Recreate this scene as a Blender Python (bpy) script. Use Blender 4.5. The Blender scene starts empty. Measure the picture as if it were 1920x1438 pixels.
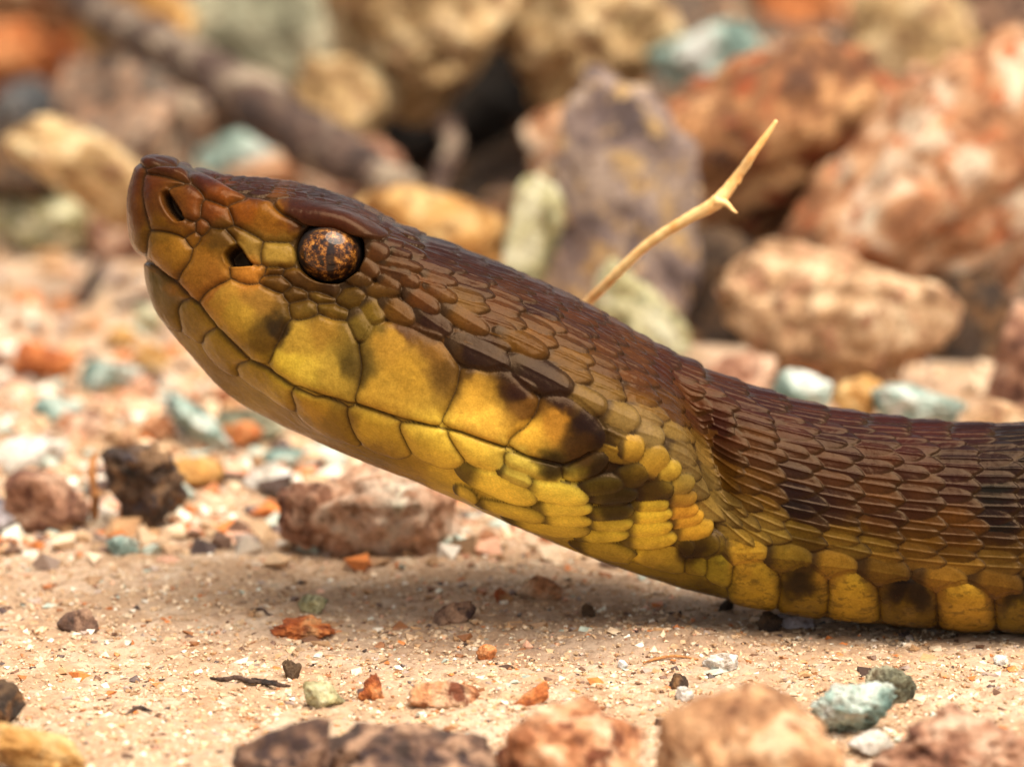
import bpy, bmesh, math, random
import numpy as np

# ------------------------------------------------------------------ camera, sky, sun, exposure
MM = 0.001                                   # everything below is worked out in millimetres
PHI = math.radians(12.0)                     # camera looks 12 degrees down
DIST, FPX = 500.0, 10000.0                   # focus distance (mm), focal length in photo pixels
CX, CY = 960.0, 719.0
FWD = np.array([0, math.cos(PHI), -math.sin(PHI)])
UP = np.array([0, math.sin(PHI), math.cos(PHI)])
RIGHT = np.array([1.0, 0, 0])
ZC = 25.6
AIM = np.array([0.0, -8.0, ZC])
CAM = AIM - DIST * FWD

scene = bpy.context.scene
col = scene.collection
cd = bpy.data.cameras.new('camera')
cam = bpy.data.objects.new('camera', cd)
col.objects.link(cam)
cam.location = tuple(CAM * MM)
cam.rotation_euler = (math.pi / 2 - PHI, 0, 0)
cd.sensor_width = 36.0
cd.lens = 36.0 * FPX / 1920.0
cd.clip_start, cd.clip_end = 0.01, 60.0
cd.dof.use_dof = True
cd.dof.focus_distance = 0.4985
cd.dof.aperture_fstop = 25
scene.camera = cam

SUN_EL, SUN_AZ = math.radians(66), math.radians(138)     # azimuth measured from +Y towards +X
world = bpy.data.worlds.new('World')
scene.world = world
world.use_nodes = True
nt = world.node_tree
nt.nodes.clear()
sky = nt.nodes.new('ShaderNodeTexSky')
sky.sky_type = 'NISHITA'
sky.sun_disc = False
sky.sun_elevation = SUN_EL
sky.sun_rotation = SUN_AZ
sky.air_density, sky.dust_density, sky.ozone_density = 1.0, 4.0, 1.0
hs = nt.nodes.new('ShaderNodeHueSaturation')
hs.inputs['Saturation'].default_value = 0.03             # thin bright cloud: a pale, nearly white sky
bg = nt.nodes.new('ShaderNodeBackground')
bg.inputs['Strength'].default_value = 0.085
wo = nt.nodes.new('ShaderNodeOutputWorld')
nt.links.new(sky.outputs[0], hs.inputs['Color'])
nt.links.new(hs.outputs[0], bg.inputs['Color'])
nt.links.new(bg.outputs[0], wo.inputs['Surface'])

sd = bpy.data.lights.new('sun', 'SUN')
sd.energy = 3.6
sd.angle = math.radians(58)
sd.color = (1.0, 0.86, 0.68)
sun = bpy.data.objects.new('sun', sd)
col.objects.link(sun)
sun.rotation_euler = (math.pi / 2 - SUN_EL, 0, math.pi - SUN_AZ)

scene.view_settings.view_transform = 'Standard'
scene.view_settings.look = 'None'
scene.view_settings.gamma = 1.0
scene.view_settings.exposure = 0.93
scene.render.engine = 'CYCLES'
scene.cycles.use_denoising = True
scene.cycles.max_bounces = 6

rng = np.random.default_rng(7)
random.seed(7)


# ------------------------------------------------------------------ pixel <-> space
def project(P):
    d = np.asarray(P, float) - CAM
    zc = d @ FWD
    return CX + FPX * (d @ RIGHT) / zc, CY - FPX * (d @ UP) / zc


def ray(px, py):
    px, py = np.asarray(px, float), np.asarray(py, float)
    return (FWD[None] + ((px - CX) / FPX).reshape(-1, 1) * RIGHT[None]
            - ((py - CY) / FPX).reshape(-1, 1) * UP[None])


def unproject_y(px, py, y):
    """point on the ray of a pixel at depth y (mm behind the snake's axis)"""
    d = ray([px], [py])[0]
    return CAM + d * ((y - CAM[1]) / d[1])


def srgb(r, g, b):
    c = np.array([r, g, b], float) / 255.0
    return np.where(c <= 0.04045, c / 12.92, ((c + 0.055) / 1.055) ** 2.4)


def smooth(a, b, x):
    t = np.clip((x - a) / (b - a), 0, 1)
    return t * t * (3 - 2 * t)


# ------------------------------------------------------------------ numpy noise
def _hash(ix, iy, iz, seed):
    h = (ix * 374761393 + iy * 668265263 + iz * 2147483647 + seed * 974634777) & 0xFFFFFFFF
    h = ((h ^ (h >> 13)) * 1274126177) & 0xFFFFFFFF
    h = ((h ^ (h >> 16)) * 2246822519) & 0xFFFFFFFF
    return ((h ^ (h >> 15)) & 0xFFFF) / 32767.5 - 1.0


def vnoise(P, seed=0):
    P = np.asarray(P, float)
    i = np.floor(P).astype(np.int64)
    f = P - i
    u = f * f * (3 - 2 * f)
    r = 0
    for dx in (0, 1):
        wx = u[..., 0] if dx else 1 - u[..., 0]
        for dy in (0, 1):
            wy = u[..., 1] if dy else 1 - u[..., 1]
            for dz in (0, 1):
                wz = u[..., 2] if dz else 1 - u[..., 2]
                r = r + wx * wy * wz * _hash(i[..., 0] + dx, i[..., 1] + dy, i[..., 2] + dz, seed)
    return r


def fbm(P, octaves=4, seed=0, gain=0.5):
    r, a, f = 0, 1.0, 1.0
    for k in range(octaves):
        r = r + a * vnoise(P * f + 17.3 * k, seed + k)
        a *= gain
        f *= 2.03
    return r


# ------------------------------------------------------------------ materials
def new_mat(name):
    m = bpy.data.materials.new(name)
    m.use_nodes = True
    n = m.node_tree
    b = n.nodes['Principled BSDF']
    return m, n, b


def ramp(n, stops):
    r = n.nodes.new('ShaderNodeValToRGB')
    e = r.color_ramp.elements
    while len(e) < len(stops):
        e.new(0.5)
    for k, (p, c) in enumerate(stops):
        e[k].position = p
        e[k].color = (c[0], c[1], c[2], 1)
    return r


def noise(n, vec, scale, detail=4, rough=0.55):
    t = n.nodes.new('ShaderNodeTexNoise')
    t.inputs['Scale'].default_value = scale
    t.inputs['Detail'].default_value = detail
    t.inputs['Roughness'].default_value = rough
    n.links.new(vec, t.inputs['Vector'])
    return t


def mixc(n, fac, a, b, mode='MIX'):
    m = n.nodes.new('ShaderNodeMix')
    m.data_type = 'RGBA'
    m.blend_type = mode
    for sock, v in ((m.inputs[0], fac), (m.inputs[6], a), (m.inputs[7], b)):
        if hasattr(v, 'is_linked') or isinstance(v, bpy.types.NodeSocket):
            n.links.new(v, sock)
        elif isinstance(v, (int, float)):
            sock.default_value = v
        else:
            sock.default_value = (v[0], v[1], v[2], 1)
    return m.outputs[2]


def bump(n, b, height, strength, dist):
    bp = n.nodes.new('ShaderNodeBump')
    bp.inputs['Strength'].default_value = strength
    bp.inputs['Distance'].default_value = dist
    n.links.new(height, bp.inputs['Height'])
    n.links.new(bp.outputs[0], b.inputs['Normal'])


ROCK_MATS = {}


def rock_mat(name, cols, size=6.0, fleck=None, rough=0.75, wet=0.0):
    """stone: three mineral colours in soft patches, fine speckle, optional flecks; size = patch size in mm"""
    if name in ROCK_MATS:
        return ROCK_MATS[name]
    m, n, b = new_mat(name)
    tc = n.nodes.new('ShaderNodeTexCoord')
    oi = n.nodes.new('ShaderNodeObjectInfo')
    mul = n.nodes.new('ShaderNodeVectorMath')
    mul.operation = 'MULTIPLY_ADD'
    n.links.new(oi.outputs['Random'], mul.inputs[0])
    mul.inputs[1].default_value = (3.1, 5.7, 2.3)
    n.links.new(tc.outputs['Object'], mul.inputs[2])
    v = mul.outputs[0]
    s = 1000.0 / size
    big = noise(n, v, s * 0.9, 5, 0.62)
    big.inputs['Distortion'].default_value = 0.8
    dk, lt = cols[0] * 0.45, np.clip(cols[2] * 1.25, 0, .88)
    r1 = ramp(n, [(0.30, dk), (0.40, cols[0]), (0.50, cols[1]), (0.60, cols[2]), (0.72, lt)])
    n.links.new(big.outputs['Fac'], r1.inputs['Fac'])
    c = r1.outputs['Color']
    if fleck is not None:
        fl = noise(n, v, s * 1.7, 4, 0.6)
        fr = ramp(n, [(0.54, (0, 0, 0)), (0.62, (1, 1, 1))])
        n.links.new(fl.outputs['Fac'], fr.inputs['Fac'])
        c = mixc(n, fr.outputs['Color'], c, fleck)
    st = noise(n, v, s * 2.6, 4, 0.6)                       # iron stains and lichen-pale specks
    sr = ramp(n, [(0.34, (0.42, 0.33, 0.26)), (0.45, (1, 1, 1)), (0.60, (1, 1, 1)), (0.70, (1.35, 1.33, 1.30))])
    n.links.new(st.outputs['Fac'], sr.inputs['Fac'])
    c = mixc(n, 1.0, c, sr.outputs['Color'], 'MULTIPLY')
    fine = noise(n, v, 1700, 4, 0.7)
    fr2 = ramp(n, [(0.3, (0.62, 0.58, 0.54)), (0.52, (1, 1, 1)), (0.75, (1.2, 1.2, 1.18))])
    n.links.new(fine.outputs['Fac'], fr2.inputs['Fac'])
    c = mixc(n, 1.0, c, fr2.outputs['Color'], 'MULTIPLY')
    n.links.new(c, b.inputs['Base Color'])
    b.inputs['Roughness'].default_value = rough
    b.inputs['Coat Weight'].default_value = wet
    b.inputs['Coat Roughness'].default_value = 0.35
    md = noise(n, v, 520, 8, 0.72)
    bump(n, b, md.outputs['Fac'], 1.0, 0.0012)
    ROCK_MATS[name] = m
    return m


# ------------------------------------------------------------------ object helpers
def mesh_obj(name, verts_mm, faces, mat, parent=None, smooth_shade=True, colors=None):
    me = bpy.data.meshes.new(name)
    V = np.asarray(verts_mm, np.float32) * MM
    if isinstance(faces, np.ndarray):
        nf, k = faces.shape
        me.vertices.add(len(V))
        me.vertices.foreach_set('co', V.ravel())
        me.loops.add(nf * k)
        me.loops.foreach_set('vertex_index', faces.astype(np.int32).ravel())
        me.polygons.add(nf)
        me.polygons.foreach_set('loop_start', np.arange(0, nf * k, k, dtype=np.int32))
        me.update(calc_edges=True)
    else:
        me.from_pydata([tuple(v) for v in V], [], faces)
        me.update()
    me.polygons.foreach_set('use_smooth', [smooth_shade] * len(me.polygons))
    if colors is not None:
        a = me.color_attributes.new('pigment', 'FLOAT_COLOR', 'POINT')
        c4 = np.ones((len(V), 4), np.float32)
        c4[:, :3] = colors
        a.data.foreach_set('color', c4.ravel())
    me.materials.append(mat)
    o = bpy.data.objects.new(name, me)
    col.objects.link(o)
    if parent is not None:
        o.parent = parent
    return o


def tag(o, label=None, category=None, group=None, kind=None):
    for k, v in (('label', label), ('category', category), ('group', group), ('kind', kind)):
        if v:
            o[k] = v
    return o


# ------------------------------------------------------------------ the ground
def ground_h(x, y):
    """height of the sand in mm"""
    x, y = np.asarray(x, float), np.asarray(y, float)
    q = np.stack([x, y, np.zeros_like(x)], -1)
    h = .55 * fbm(q / 17, 3, 51) + .20 * fbm(q / 3.4, 3, 52)
    near = np.exp(-((y + 1) / 9) ** 2) * smooth(15, 35, x)
    h = h * (1 - .8 * near) - .35 * near                              # pressed flat under the body
    h = h + .9 * np.exp(-((x - 14) / 9) ** 2 - ((y + 6) / 5) ** 2)   # low swell of sand beside the neck
    h = h + 34 * smooth(150, 340, y) * smooth(-25, 15, x) + 12 * smooth(250, 420, y) + 60 * smooth(420, 1500, y)   # the rubble bank
    h = h + 2.0 * fbm(q / 60, 2, 53) * smooth(60, 160, np.hypot(x, y))
    return h


def ground_at(px, py):
    """where the ray of a pixel meets the sand"""
    d = ray([px], [py])[0]
    t = np.linspace(380, 2500, 2200)
    p = CAM[None] + t[:, None] * d[None]
    below = p[:, 2] < ground_h(p[:, 0], p[:, 1])
    k = int(np.argmax(below)) if below.any() else len(t) - 1
    return p[k]


def grade(lo, a, b, hi, step, grow):
    mid_ = list(np.arange(a, b + step / 2, step))
    r, s_ = [], step
    v = b
    while v < hi:
        s_ *= grow
        v += s_
        r.append(v)
    l, s_ = [], step
    v = a
    while v > lo:
        s_ *= grow
        v -= s_
        l.append(v)
    return np.array(l[::-1] + mid_ + r)


gx = grade(-6000, -62, 62, 6000, .42, 1.14)
gy = grade(-3000, -62, 70, 9000, .48, 1.10)
GX, GY = np.meshgrid(gx, gy, indexing='ij')
GZ = ground_h(GX, GY)
q = np.stack([GX, GY, np.zeros_like(GX)], -1)
grit = fbm(q / .9, 3, 61)
GZ += .26 * grit * (np.abs(GX) < 70) * (np.abs(GY) < 75)
SAND = [srgb(208, 178, 150), srgb(190, 156, 124), srgb(222, 200, 176), srgb(152, 112, 78)]
t1 = smooth(-.5, .6, fbm(q / 9, 3, 62))[..., None]
t2 = smooth(.1, .8, fbm(q / 2.6, 3, 63))[..., None]
gc = SAND[0] * (1 - t1) + SAND[1] * t1
gc = gc * (1 - .5 * t2) + SAND[2] * .5 * t2
t3 = smooth(.35, .8, fbm(q / 1.2, 3, 64))[..., None]
gc = gc * (1 - .55 * t3) + SAND[3] * .55 * t3
shaded = np.exp(-((GX - 4) / 22) ** 2 - ((GY + 9) / 9) ** 2)[..., None] * .45           # soft shadow of head and neck, painted as greyer sand
gc = gc * (1 - shaded) + srgb(140, 118, 104) * shaded
gap_shade = np.maximum(smooth(120, 160, GY + 18 * fbm(q / 30, 2, 65)) * smooth(-45, -15, GX - .10 * (GY - 150)), .8 * smooth(185, 230, GY))[..., None]   # dark brown painted in for the shade among the stones
gc = gc * (1 - .9 * gap_shade) + srgb(58, 40, 26) * .9 * gap_shade
nx, ny = GX.shape
gi = np.arange(nx * ny).reshape(nx, ny)
gf = np.stack([gi[:-1, :-1], gi[1:, :-1], gi[1:, 1:], gi[:-1, 1:]], -1).reshape(-1, 4)
m_sand, n, b = new_mat('sand')
at = n.nodes.new('ShaderNodeAttribute')
at.attribute_name = 'pigment'
tc = n.nodes.new('ShaderNodeTexCoord')
f1 = noise(n, tc.outputs['Object'], 1300, 6, 0.72)
r1 = ramp(n, [(0.28, (.55, .48, .42)), (0.48, (1, 1, 1)), (0.7, (1.18, 1.17, 1.15))])
n.links.new(f1.outputs['Fac'], r1.inputs['Fac'])
n.links.new(mixc(n, 1.0, at.outputs['Color'], r1.outputs['Color'], 'MULTIPLY'), b.inputs['Base Color'])
b.inputs['Roughness'].default_value = 0.8
bump(n, b, f1.outputs['Fac'], 1.0, 0.0006)
ground = mesh_obj('ground', np.stack([GX, GY, GZ], -1).reshape(-1, 3), gf, m_sand, None, True, gc.reshape(-1, 3))
tag(ground, kind='structure')

# ------------------------------------------------------------------ loose grains
PAL = np.array([srgb(*c) for c in [(218, 194, 164), (200, 168, 132), (238, 228, 212), (180, 140, 100), (150, 98, 58), (200, 120, 60), (110, 78, 58),
                                   (88, 70, 66), (170, 150, 138), (178, 190, 178), (222, 170, 140), (64, 44, 34)]])
PALW = np.array([.36, .34, .05, .14, .025, .012, .018, .008, .03, .006, .03, .004])


def scatter(name, X, Y, size, label, squash=.7, bury=.15, palette_w=PALW, seed=1):
    r = np.random.default_rng(seed)
    k = len(X)
    base = np.array([(1, 0, 0), (-1, 0, 0), (0, 1, 0), (0, -1, 0), (0, 0, 1), (0, 0, -1)], float)
    tri = np.array([(0, 2, 4), (2, 1, 4), (1, 3, 4), (3, 0, 4), (2, 0, 5), (1, 2, 5), (3, 1, 5), (0, 3, 5)])
    V = base[None] * r.uniform(.55, 1.1, (k, 6, 1)) + r.normal(0, .16, (k, 6, 3))
    qn = r.normal(size=(k, 4))
    qn /= np.linalg.norm(qn, axis=1, keepdims=True)
    w_, x_, y_, z_ = qn.T
    Rm = np.stack([1 - 2 * (y_ * y_ + z_ * z_), 2 * (x_ * y_ - w_ * z_), 2 * (x_ * z_ + w_ * y_),
                   2 * (x_ * y_ + w_ * z_), 1 - 2 * (x_ * x_ + z_ * z_), 2 * (y_ * z_ - w_ * x_),
                   2 * (x_ * z_ - w_ * y_), 2 * (y_ * z_ + w_ * x_), 1 - 2 * (x_ * x_ + y_ * y_)], -1).reshape(k, 3, 3)
    V = np.einsum('kij,kvj->kvi', Rm, V) * size[:, None, None] * .5
    V[:, :, 2] *= squash
    Z = ground_h(X, Y) + size * (.5 * squash - bury) * .8
    V += np.stack([X, Y, Z], -1)[:, None]
    F = (tri[None] + 6 * np.arange(k)[:, None, None]).reshape(-1, 3)
    c = PAL[r.choice(len(PAL), k, p=palette_w / palette_w.sum())] * r.uniform(.75, 1.2, (k, 1))
    C = np.repeat(c[:, None], 6, 1).reshape(-1, 3)
    o = mesh_obj(name, V.reshape(-1, 3), F, m_grain, None, False, np.clip(C, 0, .9))
    tag(o, label, name.split('_')[-1], kind='stuff')
    return o


m_grain, n, b = new_mat('mineral_grain')
at = n.nodes.new('ShaderNodeAttribute')
at.attribute_name = 'pigment'
tc = n.nodes.new('ShaderNodeTexCoord')
f1 = noise(n, tc.outputs['Object'], 2600, 3, 0.6)
r1 = ramp(n, [(0.3, (.72, .7, .68)), (0.7, (1.15, 1.15, 1.15))])
n.links.new(f1.outputs['Fac'], r1.inputs['Fac'])
n.links.new(mixc(n, 1.0, at.outputs['Color'], r1.outputs['Color'], 'MULTIPLY'), b.inputs['Base Color'])
b.inputs['Roughness'].default_value = 0.55

# spread evenly over the picture of the ground: y drawn more densely close by
k = 78000
yy = -66 + 150 * rng.random(k) ** 1.25
xx = rng.uniform(-1, 1, k) * (56 + .07 * (yy + 60))
sz = np.clip(np.exp(rng.normal(math.log(.36), .5, k)), .13, 1.5)
scatter('loose_sand', xx, yy, sz, 'loose pale sand grains covering the open ground', seed=3, bury=.36)
k = 9000
yy = rng.uniform(22, 420, k)
xx = rng.uniform(-1, 1, k) * (110 + .2 * yy)
sz = np.clip(np.exp(rng.normal(math.log(1.7), .5, k)), .5, 6.0)
gw = PALW * np.array([1, 1, 1.4, 1, 1, 1.6, 1, 1.5, 1.4, 6, 1.6, 1])
keep_ = ~((yy > 140) & (xx > -30)) & (yy < 240)
scatter('fine_gravel', xx[keep_], yy[keep_], sz[keep_], 'mixed small gravel strewn behind the snake', seed=4, bury=.2, palette_w=gw)
k = 5500
yy = rng.uniform(140, 420, k)
xx = rng.uniform(-1, 1, k) * (110 + .25 * yy)
sz = np.clip(np.exp(rng.normal(math.log(2.4), .5, k)), .8, 7.0)
scatter('bank_rubble', xx, yy, sz, 'brown and tan rubble filling the bank between the rocks', seed=6, bury=.2,
        palette_w=np.array([.05, .10, .03, .18, .20, .10, .16, .06, .06, .02, .04, .05]))
k = 1500
yy = rng.uniform(28, 135, k)
xx = rng.uniform(-75, 0, k) - .05 * yy
sz = np.clip(np.exp(rng.normal(math.log(2.3), .45, k)), .8, 5.0)
scatter('gravel_patch', xx, yy, sz, 'colourful teal, pink and orange gravel patch below the snout', seed=8, bury=.22,
        palette_w=np.array([.14, .10, .12, .10, .08, .10, .08, .05, .06, .10, .10, .02]))
k = 1700
yy = rng.uniform(-60, 25, k)
xx = rng.uniform(-1, 1, k) * 52
sz = np.clip(np.exp(rng.normal(math.log(.75), .5, k)), .35, 3.0)
scatter('coarse_grit', xx, yy, sz, 'coarse dark and orange grit lying on the sand', seed=5, squash=.5, bury=.22,
        palette_w=np.array([.1, .15, .08, .15, .16, .12, .14, .06, .06, .05, .08, .05]))


# ------------------------------------------------------------------ the snake
ROLL = math.radians(6.0)                      # the snake is rolled a little away from the viewer
LAT = np.array([0, -math.cos(ROLL), math.sin(ROLL)])


def on_lateral(px, py, w):
    d = ray([px], [py])[0]
    return CAM + d * ((w - CAM @ LAT) / (d @ LAT))


# stations from snout to body: nine points each from the crown line to the belly line (photo px, half width mm)
STATIONS = [
    [(283, 298, 0), (272, 302, 0), (262, 311, 0), (248, 365, 0), (247, 420, 0), (256, 462, 0), (273, 482, 0), (277, 520, 0), (298, 588, 0)],
    [(296, 299, 0), (284, 303, 1.1), (270, 312, 1.9), (257, 365, 2.2), (256, 420, 2.3), (264, 462, 2.2), (280, 484, 2.0), (286, 530, 1.7), (312, 612, 0)],
    [(330, 306, 0), (316, 309, 2.0), (300, 322, 3.7), (283, 370, 4.2), (281, 420, 4.4), (285, 464, 4.3), (298, 495, 4.0), (310, 555, 3.2), (345, 652, 0)],
    [(400, 332, 0), (386, 337, 3.0), (364, 350, 5.4), (341, 395, 6.2), (336, 445, 6.6), (336, 490, 6.7), (346, 540, 6.4), (368, 610, 5.2), (420, 733, 0)],
    [(490, 340, 0), (478, 353, 4.2), (456, 379, 7.0), (432, 420, 7.7), (421, 470, 8.2), (413, 530, 8.8), (421, 600, 8.8), (445, 675, 7.2), (510, 788, 0)],
    [(570, 352, 0), (562, 368, 5.0), (546, 398, 8.5), (531, 432, 8.7), (516, 490, 9.4), (497, 590, 10.6), (507, 680, 10.8), (535, 745, 9.0), (600, 830, 0)],
    [(650, 380, 0), (647, 392, 5.5), (640, 414, 9.5), (632, 436, 9.3), (616, 520, 10.4), (592, 630, 12.0), (598, 740, 12.2), (625, 802, 10.3), (685, 865, 0)],
    [(740, 432, 0), (738, 440, 5.5), (726, 460, 9.8), (715, 495, 10.8), (692, 570, 12.0), (682, 650, 13.2), (684, 765, 13.6), (712, 835, 11.6), (770, 896, 0)],
    [(850, 476, 0), (848, 484, 5.8), (838, 508, 10.0), (825, 548, 12.0), (802, 620, 13.6), (792, 680, 14.6), (785, 808, 15.0), (808, 874, 12.6), (860, 935, 0)],
    [(960, 522, 0), (958, 531, 6.0), (950, 558, 10.4), (935, 602, 13.0), (916, 665, 14.8), (906, 715, 15.6), (892, 845, 15.9), (910, 915, 13.0), (958, 979, 0)],
    [(1060, 568, 0), (1060, 577, 6.0), (1055, 604, 10.4), (1045, 652, 13.3), (1031, 715, 15.5), (1021, 778, 16.4), (1003, 885, 16.0), (1014, 957, 12.5), (1053, 1020, 0)],
    [(1140, 609, 0), (1142, 618, 5.4), (1145, 647, 9.4), (1146, 697, 12.9), (1147, 765, 15.5), (1146, 835, 16.3), (1113, 925, 14.8), (1108, 990, 11.2), (1133, 1052, 0)],
    [(1200, 645, 0), (1206, 655, 4.9), (1220, 690, 8.3), (1242, 745, 11.0), (1268, 820, 13.4), (1276, 888, 14.0), (1225, 973, 12.3), (1205, 1030, 9.6), (1217, 1081, 0)],
    [(1255, 672, 0), (1262, 683, 4.2), (1276, 722, 6.4), (1297, 780, 7.4), (1319, 850, 8.4), (1336, 940, 9.4), (1312, 1018, 9.3), (1294, 1065, 7.8), (1302, 1107, 0)],
    [(1370, 722, 0), (1376, 737, 4.5), (1386, 777, 7.5), (1396, 837, 9.0), (1406, 915, 9.8), (1416, 1000, 9.8), (1406, 1058, 9.0), (1402, 1100, 6.8), (1410, 1130, 0)],
    [(1520, 768, 0), (1525, 784, 4.6), (1531, 826, 7.7), (1536, 886, 9.2), (1541, 960, 10.0), (1546, 1035, 9.8), (1546, 1090, 8.8), (1546, 1130, 6.6), (1550, 1155, 0)],
    [(1700, 797, 0), (1702, 813, 4.7), (1705, 856, 7.9), (1707, 916, 9.4), (1709, 990, 10.1), (1711, 1065, 9.9), (1712, 1115, 8.8), (1712, 1151, 6.4), (1712, 1173, 0)],
    [(1920, 808, 0), (1921, 825, 4.8), (1922, 869, 8.0), (1923, 930, 9.5), (1924, 1005, 10.2), (1925, 1080, 10.0), (1925, 1130, 8.8), (1925, 1163, 6.3), (1925, 1182, 0)],
    [(2060, 806, 0), (2060, 823, 4.8), (2060, 868, 8.1), (2060, 930, 9.6), (2060, 1005, 10.3), (2060, 1080, 10.1), (2060, 1130, 8.9), (2060, 1163, 6.3), (2060, 1183, 0)],
]
net, lats, orgs = [], [], []
for st in STATIONS:
    net.append([on_lateral(*p) for p in st])
    lats.append(LAT)
    orgs.append(np.zeros(3))
# the body runs on out of the picture, curving away to the right and tapering to the tail
last = np.array(net[-1])
c_last = np.array([last[:, 0].mean(), 0.0, 0.0])
rel = last - c_last
pos, yaw = c_last.copy(), 0.0
for k in range(18):
    step = 14.0
    yaw += math.radians(5.5 if k < 9 else -9.0)
    pos = pos + step * np.array([math.cos(yaw), math.sin(yaw), 0])
    tap = 1.0 + 0.12 * math.sin(min(k, 8) / 8 * math.pi) - 0.93 * smooth(6, 17.5, k)
    R = np.array([[math.cos(yaw), -math.sin(yaw), 0], [math.sin(yaw), math.cos(yaw), 0], [0, 0, 1]])
    net.append(list((R @ (rel * tap).T).T + pos))
    lats.append(R @ LAT)
    orgs.append(pos.copy())
net, lats, orgs = np.array(net), np.array(lats), np.array(orgs)


def mirror(p, lat, org):
    return p - 2 * (((p - org) * lat).sum(-1, keepdims=True)) * lat


def hermite(xk, Y, x):
    """cubic through rows of Y at parameters xk"""
    m = np.empty_like(Y)
    dx = np.diff(xk)
    sl = np.diff(Y, axis=0) / dx.reshape((-1,) + (1,) * (Y.ndim - 1))
    w = (dx[1:] / (dx[:-1] + dx[1:])).reshape((-1,) + (1,) * (Y.ndim - 1))
    m[1:-1] = sl[:-1] * w + sl[1:] * (1 - w)
    m[0], m[-1] = sl[0], sl[-1]
    i = np.clip(np.searchsorted(xk, x, side='right') - 1, 0, len(xk) - 2)
    h = dx[i]
    t = ((x - xk[i]) / h).reshape((-1,) + (1,) * (Y.ndim - 1))
    h = h.reshape(t.shape)
    return ((1 + 2 * t) * (1 - t) ** 2 * Y[i] + t * (1 - t) ** 2 * h * m[i]
            + t * t * (3 - 2 * t) * Y[i + 1] + t * t * (t - 1) * h * m[i + 1])


ch = np.linalg.norm(np.diff(net, axis=0), axis=2).mean(1)
sk = np.concatenate([[0], np.cumsum(ch)])
S_END = sk[18] - 2.0
s_dense = np.concatenate([np.linspace(0, 1.2, 26)[:-1], np.arange(1.2, S_END, 0.088), np.arange(S_END, sk[-1], 0.75), [sk[-1]]])
NS = len(s_dense)
NT = 361                                      # columns on the near half (divisible steps of 4 reused on the far half)
body = hermite(sk, net, s_dense)              # NS, 9, 3
lat_d = hermite(sk, lats, s_dense)
lat_d /= np.linalg.norm(lat_d, axis=1, keepdims=True)
org_d = hermite(sk, orgs, s_dense)
ext = np.concatenate([mirror(body[:, 1], lat_d, org_d)[:, None], body, mirror(body[:, 7], lat_d, org_d)[:, None]], axis=1)
rk = np.concatenate([[0], np.cumsum(np.linalg.norm(np.diff(ext, axis=1), axis=2)[200:900].mean(0))])
fine_r = np.linspace(rk[1], rk[9], 260)
sec = hermite(rk, ext.transpose(1, 0, 2), fine_r).transpose(1, 0, 2)      # NS, 260, 3
P = np.empty((NS, NT, 3))
VV = np.empty((NS, NT))                       # 0 at the crown, 1 at the lowest keeled row
for i in range(NS):
    arc = np.concatenate([[0], np.cumsum(np.linalg.norm(np.diff(sec[i], axis=0), axis=1))])
    a = np.linspace(0, arc[-1], NT)
    for k in range(3):
        P[i, :, k] = np.interp(a, arc, sec[i, :, k])
    VV[i] = a / np.interp(rk[6], fine_r, arc)


def grid_normals(P):
    du = np.gradient(P, axis=0)
    dv = np.gradient(P, axis=1)
    n = np.cross(du, dv)
    n /= np.linalg.norm(n, axis=2, keepdims=True) + 1e-12
    return n


N = grid_normals(P)
mid = P.mean(1, keepdims=True)
if ((P - mid) * N).sum(2)[300:700].mean() < 0:
    N = -N
N[0] = np.where(np.linalg.norm(N[1]) > 0, N[1], N[0])
PX, PY = project(P.reshape(-1, 3))
PX, PY = PX.reshape(NS, NT), PY.reshape(NS, NT)
LATW = ((P - org_d[:, None]) * lat_d[:, None]).sum(2)
I_JAW = int(np.searchsorted(s_dense, sk[12] + 2.0))
I_END = int(np.searchsorted(s_dense, S_END))

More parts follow.
